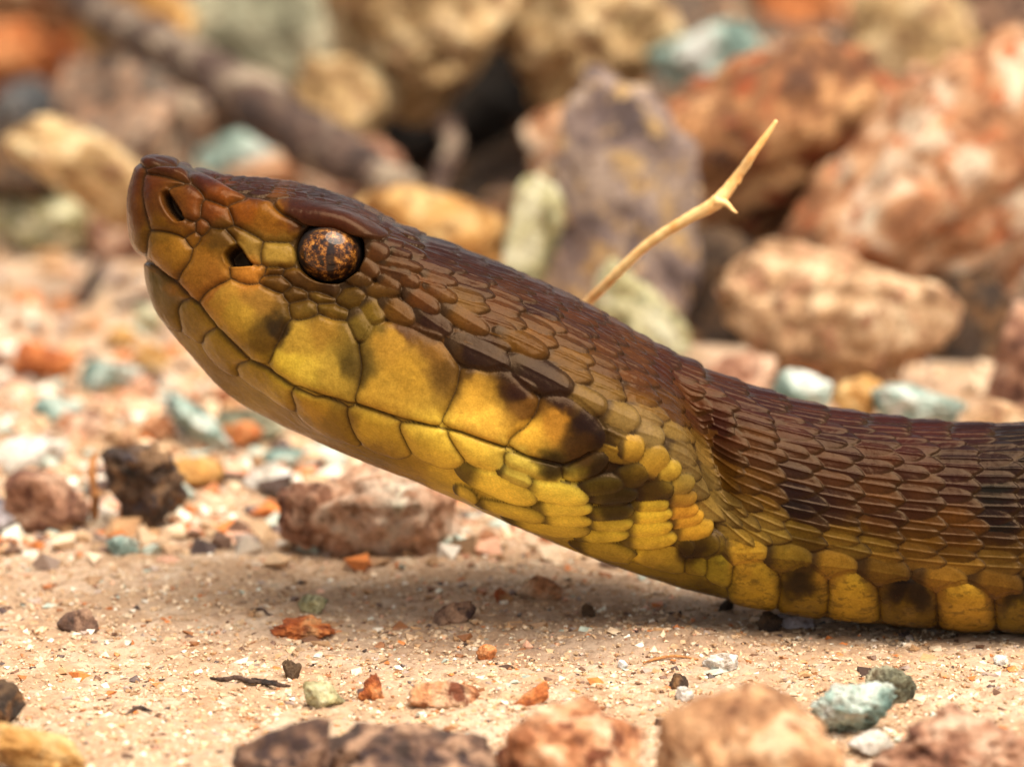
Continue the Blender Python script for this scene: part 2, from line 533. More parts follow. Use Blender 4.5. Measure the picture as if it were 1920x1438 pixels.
# ---- the large plates, outlined from the photograph (each list in its own enlarged view)
Z1, Z2, Z3 = (220, 270, 3.423), (500, 480, 3.423), (900, 500, 3.423)
Z4, Z5, Z6 = (1000, 700, 2.996), (1360, 700, 2.876), (260, 480, 4.357)
ZT, ZG, ZB = (640, 400, 5.99), (860, 860, 3.994), (1300, 960, 3.097)
PLATES = [  # view, raise (mm), outline
    (Z1, .10, [(128, 130), (190, 178), (165, 260), (165, 350), (180, 450), (212, 545), (195, 640), (188, 705), (140, 680), (80, 620), (60, 500), (60, 370), (85, 230)]),
    (Z1, .12, [(160, 120), (200, 80), (290, 80), (360, 108), (370, 138), (330, 152), (250, 142), (195, 160)]),
    (Z1, .28, [(185, 165), (250, 140), (330, 150), (420, 190), (478, 255), (455, 262), (400, 240), (310, 210), (205, 198)]),
    (Z1, .22, [(470, 208), (540, 215), (620, 250), (720, 310), (825, 358), (740, 378), (690, 399), (620, 372), (560, 347), (520, 302), (482, 262)]),
    (Z1, .06, [(172, 205), (220, 197), (310, 215), (400, 245), (435, 262), (360, 282), (300, 315), (280, 350), (300, 400), (350, 475), (420, 495), (490, 520), (495, 555), (440, 600), (400, 582), (330, 562), (220, 548), (190, 450), (172, 330)]),
    (Z1, .14, [(340, 295), (370, 275), (450, 265), (520, 285), (560, 340), (532, 400), (520, 460), (480, 482), (440, 470), (415, 400), (380, 350)]),
    (Z1, .10, [(538, 385), (570, 362), (640, 385), (710, 425), (738, 490), (720, 530), (650, 542), (590, 510), (545, 450)]),
    (Z1, .16, [(722, 400), (770, 372), (860, 365), (960, 385), (1010, 412), (1050, 452), (1120, 482), (1170, 522), (1150, 580), (1080, 627), (960, 627), (880, 582), (780, 522), (735, 462)]),
    (Z1, .02, [(515, 520), (550, 495), (587, 510), (582, 550), (545, 580), (515, 560)]),
    (Z1, .02, [(445, 602), (480, 572), (520, 582), (520, 630), (490, 662), (455, 642)]),
    (Z1, .10, [(590, 562), (640, 552), (700, 562), (740, 602), (760, 640), (700, 680), (685, 720), (700, 770), (722, 830), (717, 872), (650, 900), (580, 942), (530, 1002), (480, 970), (398, 890), (410, 840), (470, 760), (490, 690), (530, 630)]),
    (Z1, .12, [(203, 600), (230, 560), (320, 568), (410, 600), (460, 640), (480, 700), (470, 750), (410, 810), (385, 882), (310, 840), (240, 770), (198, 700)]),
    (Z1, .08, [(733, 800), (800, 790), (900, 785), (948, 790), (952, 830), (900, 897), (850, 907), (790, 890), (738, 850)]),
    (Z1, .08, [(695, 548), (770, 550), (860, 580), (932, 625), (925, 690), (915, 777), (880, 772), (840, 722), (810, 672), (770, 622)]),
    (Z1, .18, [(918, 700), (945, 645), (1000, 632), (1090, 645), (1127, 690), (1132, 750), (1090, 792), (1000, 787), (938, 777)]),
    (Z1, .04, [(955, 798), (1062, 798), (1065, 832), (990, 850), (948, 850)]),
    (Z1, .10, [(913, 880), (960, 850), (1040, 855), (1112, 900), (1090, 937), (1030, 947), (960, 920)]),
    (Z1, .10, [(1058, 822), (1130, 808), (1220, 848), (1300, 888), (1400, 908), (1422, 960), (1380, 982), (1290, 955), (1200, 930), (1112, 890)]),
    (Z1, .10, [(1068, 960), (1110, 922), (1180, 932), (1222, 970), (1190, 1007), (1120, 1012), (1078, 990)]),
    (Z1, .10, [(1223, 960), (1290, 945), (1370, 980), (1392, 1015), (1340, 1027), (1270, 1002)]),
    (Z1, .12, [(1418, 990), (1460, 945), (1540, 935), (1592, 965), (1572, 1020), (1490, 1052), (1428, 1037)]),
    (Z1, .10, [(1098, 1040), (1140, 1015), (1200, 1010), (1270, 1040), (1282, 1080), (1240, 1117), (1150, 1132), (1108, 1090)]),
    (Z1, .10, [(1288, 1055), (1350, 1030), (1440, 1050), (1477, 1090), (1460, 1132), (1380, 1112), (1308, 1085)]),
    (Z1, .26, [(1005, 400), (1080, 380), (1200, 395), (1350, 425), (1480, 465), (1600, 525), (1700, 588), (1722, 607), (1690, 612), (1600, 592), (1500, 562), (1380, 525), (1250, 505), (1150, 485), (1060, 452)]),
    (Z1, .10, [(538, 990), (600, 940), (680, 895), (740, 880), (800, 902), (900, 902), (960, 930), (1050, 960), (1080, 1010), (1100, 1050), (1112, 1130), (1060, 1200), (1020, 1300), (970, 1392), (870, 1372), (760, 1272), (650, 1162), (575, 1090)]),
    (Z2, .10, [(55, 610), (105, 510), (140, 425), (250, 410), (330, 380), (420, 415), (500, 420), (532, 480), (572, 570), (602, 650), (607, 750), (572, 870), (547, 952), (450, 920), (300, 862), (150, 792), (25, 692)]),
    (Z2, .10, [(598, 600), (660, 520), (690, 450), (790, 440), (930, 475), (1020, 530), (1110, 560), (1160, 620), (1227, 740), (1227, 810), (1182, 900), (1142, 1010), (1080, 1092), (950, 1057), (800, 1017), (650, 967), (568, 912), (598, 830), (613, 720)]),
    (Z2, .10, [(1243, 745), (1330, 735), (1420, 750), (1530, 735), (1590, 800), (1737, 925), (1732, 1000), (1682, 1080), (1570, 1150), (1517, 1217), (1380, 1172), (1250, 1122), (1128, 1050), (1190, 960), (1230, 850)]),
    (Z3, .10, [(188, 1125), (270, 1040), (362, 950), (400, 850), (520, 830), (620, 880), (720, 960), (792, 1050), (802, 1120), (740, 1190), (620, 1242), (500, 1252), (380, 1232), (258, 1182)]),
    (Z3, .10, [(518, 1290), (600, 1252), (700, 1202), (780, 1190), (822, 1230), (790, 1290), (700, 1342), (600, 1362), (538, 1342)]),
    (Z6, .00, [(62, 58), (120, 62), (220, 142), (310, 212), (340, 242), (420, 332), (350, 372), (323, 420), (330, 500), (362, 602), (260, 562), (145, 430), (80, 290)]),
    (Z6, .00, [(328, 420), (370, 362), (430, 352), (490, 392), (560, 472), (640, 572), (540, 642), (520, 702), (430, 642), (360, 592)]),
    (Z6, .04, [(528, 680), (560, 612), (640, 592), (750, 692), (850, 792), (900, 842), (820, 872), (790, 922), (810, 962), (760, 952), (660, 882), (568, 782)]),
    (Z6, .02, [(808, 890), (880, 862), (1000, 902), (1100, 972), (1200, 1022), (1260, 1072), (1240, 1132), (1290, 1252), (1180, 1202), (1050, 1112), (940, 1042), (838, 962)]),
    (Z2, .02, [(158, 850), (250, 850), (400, 912), (500, 952), (510, 1022), (560, 1152), (600, 1202), (500, 1182), (370, 1132), (250, 1042), (188, 962)]),
    (Z2, .04, [(518, 980), (620, 972), (740, 1012), (840, 1052), (852, 1112), (902, 1212), (917, 1262), (830, 1282), (700, 1242), (600, 1182), (553, 1102)]),
    (Z2, .04, [(853, 1080), (950, 1077), (1060, 1097), (1130, 1112), (1162, 1162), (1212, 1232), (1257, 1302), (1230, 1342), (1130, 1342), (1000, 1292), (908, 1222), (868, 1142)]),
    (Z2, .04, [(1163, 1130), (1280, 1142), (1400, 1192), (1510, 1227), (1532, 1292), (1512, 1352), (1440, 1362), (1320, 1322), (1228, 1252)]),
    (Z3, .04, [(148, 1205), (250, 1215), (400, 1255), (512, 1282), (532, 1332), (500, 1367), (400, 1352), (280, 1312), (168, 1272)]),
    # belly plates
    (Z4, .04, [(550, 1005), (680, 985), (780, 950), (832, 992), (852, 1052), (842, 1112), (700, 1085), (570, 1045)]),
    (Z4, .02, [(850, 1040), (950, 1030), (977, 1062), (972, 1122), (860, 1112)]),
    (Z4, .04, [(980, 1040), (1050, 1002), (1102, 1052), (1117, 1112), (1102, 1200), (980, 1150)]),
    (Z5, .06, [(45, 1035), (190, 1000), (270, 1080), (302, 1160), (272, 1260), (130, 1250), (20, 1215)]),
    (Z5, .06, [(308, 1080), (440, 1020), (540, 1100), (562, 1190), (547, 1300), (400, 1300), (280, 1270)]),
    (Z5, .06, [(558, 1100), (690, 1060), (790, 1130), (832, 1230), (822, 1330), (680, 1320), (550, 1300)]),
    (Z5, .06, [(838, 1130), (980, 1100), (1100, 1150), (1142, 1250), (1142, 1360), (980, 1345), (838, 1325)]),
    (Z5, .06, [(1148, 1160), (1290, 1115), (1410, 1170), (1452, 1270), (1442, 1380), (1280, 1372), (1140, 1355)]),
    (Z5, .06, [(1458, 1200), (1580, 1170), (1720, 1230), (1752, 1330), (1742, 1400), (1600, 1388), (1468, 1375)]),
]


def to_px(view, pts):
    a = np.array(pts, float)
    return a / view[2] + np.array(view[:2])


def chaikin(p, n=2):
    for _ in range(n):
        q = np.roll(p, -1, axis=0)
        p = np.stack([p * .8 + q * .2, p * .2 + q * .8], 1).reshape(-1, 2)
    return p


def poly_sd(x, y, poly):
    """signed distance, positive inside"""
    best = np.full(x.shape, 1e9)
    ins = np.zeros(x.shape, bool)
    a = poly
    b = np.roll(poly, -1, axis=0)
    for (ax, ay), (bx, by) in zip(a, b):
        ex, ey = bx - ax, by - ay
        t = np.clip(((x - ax) * ex + (y - ay) * ey) / (ex * ex + ey * ey + 1e-9), 0, 1)
        best = np.minimum(best, (x - ax - t * ex) ** 2 + (y - ay - t * ey) ** 2)
        c = (ay > y) != (by > y)
        with np.errstate(divide='ignore', invalid='ignore'):
            ins ^= c & (x < (bx - ax) * (y - ay) / (by - ay + 1e-12) + ax)
    return np.where(ins, 1, -1) * np.sqrt(best)


d1 = np.full((NS, NT), -1e3)
d2 = np.full((NS, NT), -1e3)
pid = np.full((NS, NT), -1)
polys = [chaikin(to_px(v, o)) for v, _, o in PLATES]
FACING = (N @ (-FWD)) > -0.25
wob = 2.2 * fbm(np.stack([PX / 26, PY / 26, np.zeros_like(PX)], -1), 2, 3)
for k, pl in enumerate(polys):
    lo, hi = pl.min(0) - 22, pl.max(0) + 22
    m = (PX > lo[0]) & (PX < hi[0]) & (PY > lo[1]) & (PY < hi[1]) & FACING
    if k < 39:
        m[I_JAW:] = False
    m[I_END:] = False
    ii = np.nonzero(m)
    d = poly_sd(PX[ii] + wob[ii] * .5, PY[ii] + wob[ii] * .5, pl)
    o1, o2 = d1[ii], d2[ii]
    up = d > o1
    d2[ii] = np.where(up, o1, np.maximum(o2, d))
    d1[ii] = np.where(up, d, o1)
    pid[ii] = np.where(up, k, pid[ii])
in_plate = d1 > -6.5
edge_px = np.minimum((d1 - d2) / 2, d1 + 6.5)
raise_k = np.array([p[1] for p in PLATES])
e = np.maximum(edge_px, 0)
h_plate = (raise_k[pid] * smooth(0, 11, e) + .20 * (1 - np.exp(-e / 3.0)) + .24 * (1 - (1 - np.clip(e / 26, 0, 1)) ** 2))

h_plate = np.where(pid == 23, .50 * smooth(0, 4.5, e) + .06 * smooth(0, 16, e), h_plate)     # brow shield: flat with a sharp rim

# ---- overlapping keeled scales
Hs = np.zeros((NS, NT))
sc_id = np.full((NS, NT), -1)
sc_edge = np.zeros((NS, NT))
sc_a = np.zeros((NS, NT))
sc_gain, sc_seed = [], []


def add_scale(i0, j0, A, half_l, half_w, rise, keel, dome, thick=.07, pa=2.3, pb=1.7, gain=1.0, tented=True):
    p0, n0 = P[i0, j0], N[i0, j0]
    A = A - n0 * (A @ n0)
    A = A / (np.linalg.norm(A) + 1e-9)
    B = np.cross(n0, A)
    ds = max(0.02, np.linalg.norm(P[min(i0 + 1, NS - 1), j0] - P[max(i0 - 1, 0), j0]) / 2)
    dt = max(0.02, np.linalg.norm(P[i0, min(j0 + 1, NT - 1)] - P[i0, max(j0 - 1, 0)]) / 2)
    r = math.hypot(half_l, half_w) * 1.15
    ri, rj = int(r / ds) + 3, int(r / dt) + 3
    ri, rj = min(ri, 160), min(rj, 120)
    a0, a1, b0, b1 = max(0, i0 - ri), min(NS, i0 + ri), max(0, j0 - rj), min(NT, j0 + rj)
    d = P[a0:a1, b0:b1] - p0
    a = (d @ A) / half_l
    b = (d @ B) / half_w
    rho = np.abs(a) ** pa + np.abs(b) ** pb
    ins = (rho < 1) & (np.abs(d @ n0) < 2.6) & ((N[a0:a1, b0:b1] @ n0) > .2)
    if not ins.any():
        return
    ed = np.clip(1 - rho, 0, 1)
    tent = 1 - np.abs(b) ** (1.2 if tented else 2.0)
    h = (thick * np.clip(ed / .16, 0, 1) ** .6 + rise * (a * .5 + .5) + dome * tent * np.clip(ed / .45, 0, 1) ** .7
         + keel * np.exp(-(np.abs(b) / .075) ** 1.5) * smooth(-.75, -.2, a) * smooth(1.02, .75, a))
    k = len(sc_gain)
    sub = Hs[a0:a1, b0:b1]
    win = ins & (h > sub)
    sub[win] = h[win]
    sc_id[a0:a1, b0:b1][win] = k
    sc_edge[a0:a1, b0:b1][win] = ed[win]
    sc_a[a0:a1, b0:b1][win] = a[win]
    sc_gain.append(gain)
    sc_seed.append((i0, j0))


flat_px = np.stack([PX[:I_END].ravel(), PY[:I_END].ravel()], 1)
face_cost = np.where(FACING[:I_END].ravel(), 0, 1e6)


def nearest(px, py, head=None):
    d = (flat_px[:, 0] - px) ** 2 + (flat_px[:, 1] - py) ** 2 + face_cost
    if head is True:
        d[I_JAW * NT:] = 1e9
    d = d - LATW[:I_END].ravel() * 1.5
    k = int(np.argmin(d))
    return divmod(k, NT)


MANUAL = []                                   # view, cx, cy, half length, half width, tilt (deg, down positive), rise, keel, dome
for r in [(390, 440, 140, 110, 20), (570, 350, 125, 65, 20), (650, 465, 130, 60, 25), (310, 620, 135, 80, 45), (650, 590, 255, 75, 15),
          (700, 730, 200, 95, 28), (530, 800, 140, 80, 35), (430, 870, 215, 80, 8), (190, 750, 150, 75, 18), (350, 1100, 170, 110, 58),
          (230, 1250, 190, 130, 62), (620, 1110, 225, 120, 38), (890, 980, 235, 105, 35), (1020, 1240, 245, 120, 33), (1380, 1190, 310, 110, 32),
          (1080, 900, 225, 90, 30), (1080, 740, 220, 80, 20), (700, 250, 190, 75, 30), (780, 430, 170, 60, 30)]:
    MANUAL.append((ZT,) + r + (.20, .05 if r[0] > 560 else 0, .26))
for r in [(1350, 620, 215, 95, 25), (1620, 555, 190, 75, 28), (1745, 770, 230, 95, 27)]:
    MANUAL.append((Z2,) + r + (.28, .10, .34))
for r in [(660, 850, 150, 75, 25), (890, 960, 130, 85, 25), (1060, 1080, 110, 85, 22)]:
    MANUAL.append((Z3,) + r + (.28, .06, .34))
for r in [(540, 415, 72, 75, 0), (665, 500, 92, 78, -50)]:
    MANUAL.append((Z4,) + r + (.30, 0, .50))
for r in [(280, 185, 300, 108, 20), (700, 240, 255, 90, 10), (410, 110, 135, 55, 22), (60, 240, 95, 65, 20), (360, 370, 265, 72, 12), (770, 360, 215, 65, -2),
          (790, 440, 195, 62, 0), (1050, 200, 170, 75, -12), (1130, 262, 190, 75, -5), (1120, 390, 175, 68, -8), (1110, 470, 175, 62, -5), (1060, 560, 195, 62, -5),
          (1420, 410, 155, 66, -8), (1400, 510, 175, 72, -6), (1420, 600, 195, 76, -6), (1450, 240, 140, 90, -10), (1430, 330, 130, 60, -5), (1290, 120, 120, 90, -20),
          (1650, 290, 105, 60, -3), (1650, 380, 115, 60, -6), (1680, 440, 125, 66, -10), (1730, 530, 155, 78, -10), (1800, 650, 150, 85, -12),
          (1660, 650, 90, 70, 0), (640, 500, 305, 78, 8), (1080, 670, 235, 95, 8), (1550, 90, 100, 72, -15), (1640, 190, 100, 70, -8)]:
    MANUAL.append((ZG,) + r + (.40, 0, .32))
for r in [(50, 190, 135, 80, -8), (290, 225, 130, 85, -3), (540, 265, 140, 85, 4), (800, 305, 140, 85, 6), (1090, 340, 155, 88, 8), (1430, 380, 150, 85, 8), (1740, 410, 165, 90, 8)]:
    MANUAL.append((ZB,) + r + (.18, .05, .26))
man_px = []
for v, cx, cy, hl, hw, an, rise, keel, dome in MANUAL:
    x, y = cx / v[2] + v[0], cy / v[2] + v[1]
    man_px.append((x, y, hl / v[2], hw / v[2], math.radians(an)))

# body rows: half-shifted lattice along the axis
ROWS = 21


def at_sv(s, v):
    i = int(np.clip(np.searchsorted(s_dense, s), 0, NS - 1))
    j = int(np.clip(np.searchsorted(VV[i], v), 0, NT - 1))
    return i, j


lat_seeds = []
for r in range(ROWS + 2):
    v = (r + .1) / (ROWS - .2) * .985
    s = 7.5 + (0.5 if r % 2 else 0)
    k = 0
    if r >= ROWS:
        s = 50.0
    while s < sk[-1] - 4:
        if r >= ROWS and 68 < s < S_END:
            break
        frac = smooth(10, 30, s)
        pitch = 1.7 + 1.75 * frac + .35 * smooth(48, 62, s)
        if r < 7:
            pitch *= .66 + .34 * smooth(24, 44, s)
        ss = s + (pitch / 2 if r % 2 else 0) + rng.normal(0, .08 + (.14 if r < 7 and s < 24 else 0)) * pitch
        vv = v + rng.normal(0, .004 + (.012 if r < 7 and s < 24 else 0))
        lat_seeds.append((ss, vv, pitch, r))
        s += pitch
for ss, vv, pitch, r in lat_seeds:
    i, j = at_sv(ss, vv)
    if i >= NS - 3 or i < 4:
        continue
    x, y = PX[i, j], PY[i, j]
    if i < I_END:
        if in_plate[i, j] and d1[i, j] > -3:
            continue
        if x < 700 and VV[i, j] > .36:
            continue
        skip = False
        if FACING[i, j]:
            for mx, my, ml, mw, ma in man_px:
                ca, sa = math.cos(ma), math.sin(ma)
                u = ((x - mx) * ca + (y - my) * sa) / ml
                w = (-(x - mx) * sa + (y - my) * ca) / mw
                if u * u + w * w < .75:
                    skip = True
                    break
        if skip:
            continue
    i2, j2 = at_sv(ss + 1.2, vv)
    i1, j1 = at_sv(ss - 1.2, vv)
    A = P[i2, j2] - P[i1, j1]
    arc_row = np.linalg.norm(np.diff(P[i], axis=0), axis=1).sum() * np.interp(1.0, VV[i], np.linspace(0, 1, NT)) / ROWS
    head = 1 - smooth(44, 52, ss)
    hw = arc_row * (1.32 - .12 * head)
    big = min(1.0, pitch / 3.4)
    if r < 7:
        big = max(big, .55)
    add_scale(i, j, A, pitch * (.70 + .04 * head), hw, (.38 + .02 * head) * big, (.10 + .02 * (1 - head)) * big, .12 * big,
              thick=.05 + .02 * big, pa=2.0, pb=1.3 + .15 * head, gain=1 + rng.normal(0, .17))
# belly plates where the body has left the picture
s = S_END + 1
while s < sk[-1] - 6:
    i, j = at_sv(s, 1.25)
    A = P[min(i + 3, NS - 1), j] - P[i - 3, j]
    add_scale(i, j, A, 3.0, 4.2, .3, 0, .1, pa=4, pb=4)
    s += 4.7
for (x, y, hl, hw, an), (v, _, _, _, _, _, rise, keel, dome) in zip(man_px, MANUAL):
    i, j = nearest(x, y, True if x < 1180 else None)
    dx, dy = math.cos(an) * hl * .6, math.sin(an) * hl * .6
    ia, ja = nearest(x + dx, y + dy, True if x < 1180 else None)
    ib, jb = nearest(x - dx, y - dy, True if x < 1180 else None)
    A = P[ia, ja] - P[ib, jb]
    la = np.linalg.norm(A)
    A = A / (la + 1e-9)
    nrm = N[i, j]
    fw = max(.35, abs(nrm @ FWD))
    add_scale(i, j, A, hl / 20 * 1.12 * max(1, min(1.5, la / (hl * 1.2 / 20))), hw / 20 * 1.15 / fw ** .5, rise, keel, dome, thick=.14, pa=2.5, pb=2.0, tented=False, gain=1 + rng.normal(0, .05))

H = np.where(in_plate, np.maximum(h_plate, np.where(d1 < 0, Hs * .8, 0)), Hs)
from_scale = ~in_plate | ((d1 < 0) & (Hs * .8 > h_plate))

# ---- eye socket, nostril, heat pit and the line of the mouth
EYE_PX, EYE_R = (619.0, 473.5), 3.12
eye_d = np.sqrt(((PX - EYE_PX[0]) / 62) ** 2 + ((PY - EYE_PX[1]) / 56) ** 2)
headm = FACING.copy()
headm[I_JAW:] = False
sock = np.where(headm, smooth(1.10, .88, eye_d), 0)
keep = pid == 23
sock = np.where(keep & in_plate & (PY < 452), 0, sock)
H = H * (1 - sock) - 2.0 * sock
rim = np.where(headm, np.exp(-((eye_d - 1.13) / .07) ** 2), 0) * (~keep)
H = H + .12 * rim
pit_poly = chaikin(to_px(Z1, [(688, 715), (720, 680), (772, 640), (812, 690), (842, 742), (880, 782), (800, 792), (722, 792), (700, 752)]), 1)
nos_poly = chaikin(to_px(Z1, [(288, 325), (325, 300), (350, 340), (380, 390), (420, 450), (434, 492), (385, 505), (330, 445), (300, 390)]))
holes = np.zeros((NS, NT))
for pl, dep, soft in ((pit_poly, 1.9, 6.0), (nos_poly, 1.3, 7.0)):
    m = headm & (np.abs(PX - pl[:, 0].mean()) < 60) & (np.abs(PY - pl[:, 1].mean()) < 60)
    ii = np.nonzero(m)
    d = poly_sd(PX[ii], PY[ii], pl)
    t = smooth(-1.0, soft, d)
    H[ii] = H[ii] * (1 - t) - dep * t + .10 * np.exp(-((d + 3) / 3) ** 2)
    holes[ii] = np.maximum(holes[ii], smooth(0, 4, d))
mouth = np.concatenate([to_px(Z6, [(55, 40), (120, 72), (220, 145), (330, 235), (420, 330), (500, 392), (640, 562), (750, 692), (900, 842), (1070, 925), (1260, 1062), (1450, 1142)]),
                        to_px(Z2, [(420, 905), (560, 945), (800, 1020), (1080, 1095), (1250, 1130), (1510, 1222)]),
                        to_px(Z3, [(200, 1160), (300, 1215), (500, 1262), (560, 1275), (700, 1195)])])
md = np.full((NS, NT), 1e9)
ii = np.nonzero(headm & (PX < 1180) & (PY > 440))
for (ax, ay), (bx, by) in zip(mouth[:-1], mouth[1:]):
    ex, ey = bx - ax, by - ay
    t = np.clip(((PX[ii] - ax) * ex + (PY[ii] - ay) * ey) / (ex * ex + ey * ey), 0, 1)
    md[ii] = np.minimum(md[ii], np.hypot(PX[ii] - ax - t * ex, PY[ii] - ay - t * ey))
H -= .26 * np.exp(-(md / 2.6) ** 2)
fineN = fbm(P * 2.2, 3, 11)
H += .018 * fineN * (1 - sock)
H[:I_END] += (.05 * fbm(P[:I_END] * .55, 2, 5))
H[:2] *= np.linspace(.6, 1, 2)[:, None]

# ---- pigment, with some light and shade left in the sampled tones
ANCH = np.array([
    (255, 400, 150, 88, 25), (275, 340, 135, 70, 24), (300, 440, 165, 108, 25), (320, 480, 200, 125, 20), (350, 520, 185, 112, 20), (400, 540, 175, 105, 25),
    (470, 520, 195, 120, 20), (330, 375, 150, 88, 25), (390, 385, 150, 82, 25), (300, 300, 96, 46, 25), (380, 340, 98, 44, 20), (450, 400, 155, 90, 20),
    (510, 410, 155, 100, 25), (430, 440, 118, 86, 30), (520, 475, 170, 128, 46), (475, 460, 152, 114, 45), (620, 420, 86, 46, 30), (560, 400, 78, 40, 25),
    (470, 350, 74, 39, 22), (600, 365, 68, 36, 22), (520, 520, 105, 74, 30), (560, 545, 95, 68, 28), (620, 545, 78, 56, 25), (660, 560, 100, 78, 30), (600, 570, 115, 88, 35),
    (690, 600, 125, 98, 35), (700, 500, 94, 62, 36), (450, 590, 190, 142, 35), (490, 560, 160, 112, 40), (522, 622, 62, 44, 28), (505, 645, 115, 80, 20), (420, 560, 185, 130, 35),
    (560, 640, 195, 148, 40), (600, 620, 165, 118, 30), (545, 680, 228, 185, 40), (575, 705, 232, 188, 52), (630, 700, 195, 152, 45), (662, 690, 105, 80, 30), (740, 640, 195, 140, 35), (760, 700, 200, 146, 30),
    (720, 750, 212, 158, 40), (848, 700, 110, 74, 25), (832, 660, 140, 95, 35), (900, 740, 190, 136, 30), (970, 730, 62, 33, 20), (910, 790, 216, 158, 45), (1000, 800, 208, 150, 30),
    (1040, 790, 195, 130, 25), (1060, 755, 60, 34, 19), (1100, 790, 48, 28, 18), (1085, 835, 74, 46, 20), (990, 770, 120, 76, 24), (290, 540, 122, 90, 25), (310, 580, 128, 95, 25), (350, 590, 155, 116, 20),
    (400, 640, 170, 130, 25), (480, 690, 185, 142, 25), (590, 760, 205, 152, 30), (640, 790, 165, 124, 35), (700, 800, 222, 174, 40), (800, 830, 232, 184, 50), (880, 850, 222, 174, 50),
    (970, 880, 205, 168, 60), (1040, 870, 56, 42, 20), (400, 700, 158, 118, 45), (560, 790, 172, 130, 38), (700, 850, 178, 136, 44), (780, 880, 205, 158, 42), (830, 895, 232, 184, 45),
    (930, 910, 245, 198, 55), (1040, 920, 245, 202, 60), (1010, 960, 222, 178, 45), (1100, 975, 222, 178, 45), (1150, 1000, 230, 188, 40), (1215, 965, 232, 184, 30), (1200, 1000, 226, 178, 30),
    (1270, 960, 222, 152, 20), (1285, 985, 230, 168, 20), (1000, 1000, 196, 154, 52), (1150, 1040, 165, 128, 32), (1250, 1070, 150, 118, 25), (1130, 880, 44, 30, 14), (1180, 910, 34, 24, 13),
    (1165, 862, 40, 27, 14), (1220, 900, 58, 38, 18), (1240, 930, 70, 48, 20), (1160, 945, 56, 42, 20), (1130, 820, 40, 25, 15), (1178, 838, 196, 144, 35), (1215, 870, 200, 148, 35), (1248, 885, 215, 168, 46),
    (760, 620, 94, 58, 42), (830, 610, 76, 48, 42), (900, 660, 56, 34, 31), (960, 690, 52, 32, 29), (1040, 735, 60, 38, 29), (850, 580, 128, 92, 50), (950, 640, 124, 88, 46), (800, 540, 108, 67, 40),
    (900, 590, 108, 67, 36), (1000, 650, 114, 76, 38), (1075, 700, 126, 90, 46), (1010, 705, 54, 34, 28), (812, 607, 66, 42, 38), (894, 661, 52, 32, 29), (1100, 740, 134, 102, 56), (1160, 790, 152, 116, 62), (1200, 800, 142, 110, 70), (1230, 830, 142, 112, 62), (1280, 860, 136, 105, 62),
    (1300, 900, 126, 98, 56), (720, 440, 82, 46, 28), (820, 480, 72, 39, 24), (900, 510, 72, 39, 22), (1000, 560, 82, 46, 24), (1100, 620, 88, 50, 26), (1200, 700, 94, 56, 32),
    (1250, 760, 110, 74, 43), (1150, 680, 104, 64, 34), (1250, 690, 84, 44, 18), (1300, 740, 94, 51, 18), (1340, 790, 84, 44, 15), (1400, 760, 78, 37, 14), (1500, 800, 76, 35, 14), (1600, 820, 74, 31, 14),
    (1700, 830, 76, 31, 14), (1800, 840, 68, 29, 14), (1900, 850, 46, 20, 10), (1400, 840, 94, 60, 18), (1500, 860, 78, 48, 16), (1600, 870, 80, 46, 14), (1380, 900, 112, 80, 36), (1350, 960, 144, 110, 52),
    (1400, 960, 134, 102, 46), (1450, 900, 94, 64, 25), (1450, 1000, 154, 118, 42), (1480, 930, 48, 30, 13), (1540, 950, 52, 31, 12), (1600, 920, 94, 60, 20), (1650, 960, 94, 60, 18), (1700, 930, 78, 48, 16),
    (1600, 1010, 128, 96, 36), (1720, 1030, 118, 82, 33), (1800, 1000, 100, 66, 22), (1850, 930, 40, 23, 10), (1870, 980, 34, 20, 10), (1800, 890, 66, 36, 12), (1900, 1060, 114, 82, 36), (1840, 1050, 118, 86, 36),
    (1395, 1035, 208, 154, 26), (1470, 1045, 150, 112, 24), (1505, 1052, 78, 52, 20), (1560, 1060, 168, 118, 24), (1650, 1070, 122, 84, 25), (1760, 1085, 150, 102, 24), (1870, 1095, 134, 90, 25), (1340, 1070, 170, 142, 25),
    (1420, 1100, 208, 164, 25), (1500, 1085, 52, 40, 14), (1510, 1130, 165, 128, 20), (1600, 1110, 212, 164, 25), (1690, 1095, 34, 26, 12), (1700, 1140, 145, 110, 20), (1725, 1110, 44, 33, 14), (1810, 1120, 212, 158, 25),
    (1900, 1110, 54, 40, 15), (1910, 1150, 145, 112, 20), (1320, 1100, 136, 108, 20), (1290, 1020, 54, 36, 15), (1240, 1030, 186, 144, 30), (900, 945, 206, 164, 52)], float)
ax = PX.copy()
ax = np.where(np.arange(NS)[:, None] >= I_END, 1480 + np.mod(s_dense[:, None] * 20 - 1480, 400), ax)
ay = PY.copy()
vtarget = np.interp(VV[I_END - 60].clip(0, 1.6), [0, 1.6], [0, 1])
for i in range(I_END, NS):
    ay[i] = np.interp(VV[i], VV[I_END - 60], PY[I_END - 60])
ax = ax + 7 * fbm(np.stack([PX / 20, PY / 20, np.zeros_like(PX)], -1), 3, 21)
ay = ay + 7 * fbm(np.stack([PX / 20, PY / 20, np.ones_like(PX)], -1), 3, 22)
acc = np.zeros((NS, NT, 3))
wsum = np.zeros((NS, NT))
for x, y, r, g, b in ANCH:
    w = 1.0 / ((ax - x) ** 2 + (ay - y) ** 2 + 60.0) ** 2.4
    acc += w[..., None] * srgb(r, g, b)
    wsum += w
pig = acc / wsum[..., None]
lemon = (smooth(1.0, 1.12, VV) * smooth(740, 880, PX) * smooth(1330, 1250, PX))[..., None]
pig = pig ** 1.12 * .71 * np.array([.91, 1.04, 1.0])
pig = pig * (1 + lemon * np.array([.50, .58, .6]))
snout = (smooth(470, 330, PX) * smooth(600, 520, PY))[..., None]
pig = pig * (1 - snout * np.array([.40, .27, .30]))
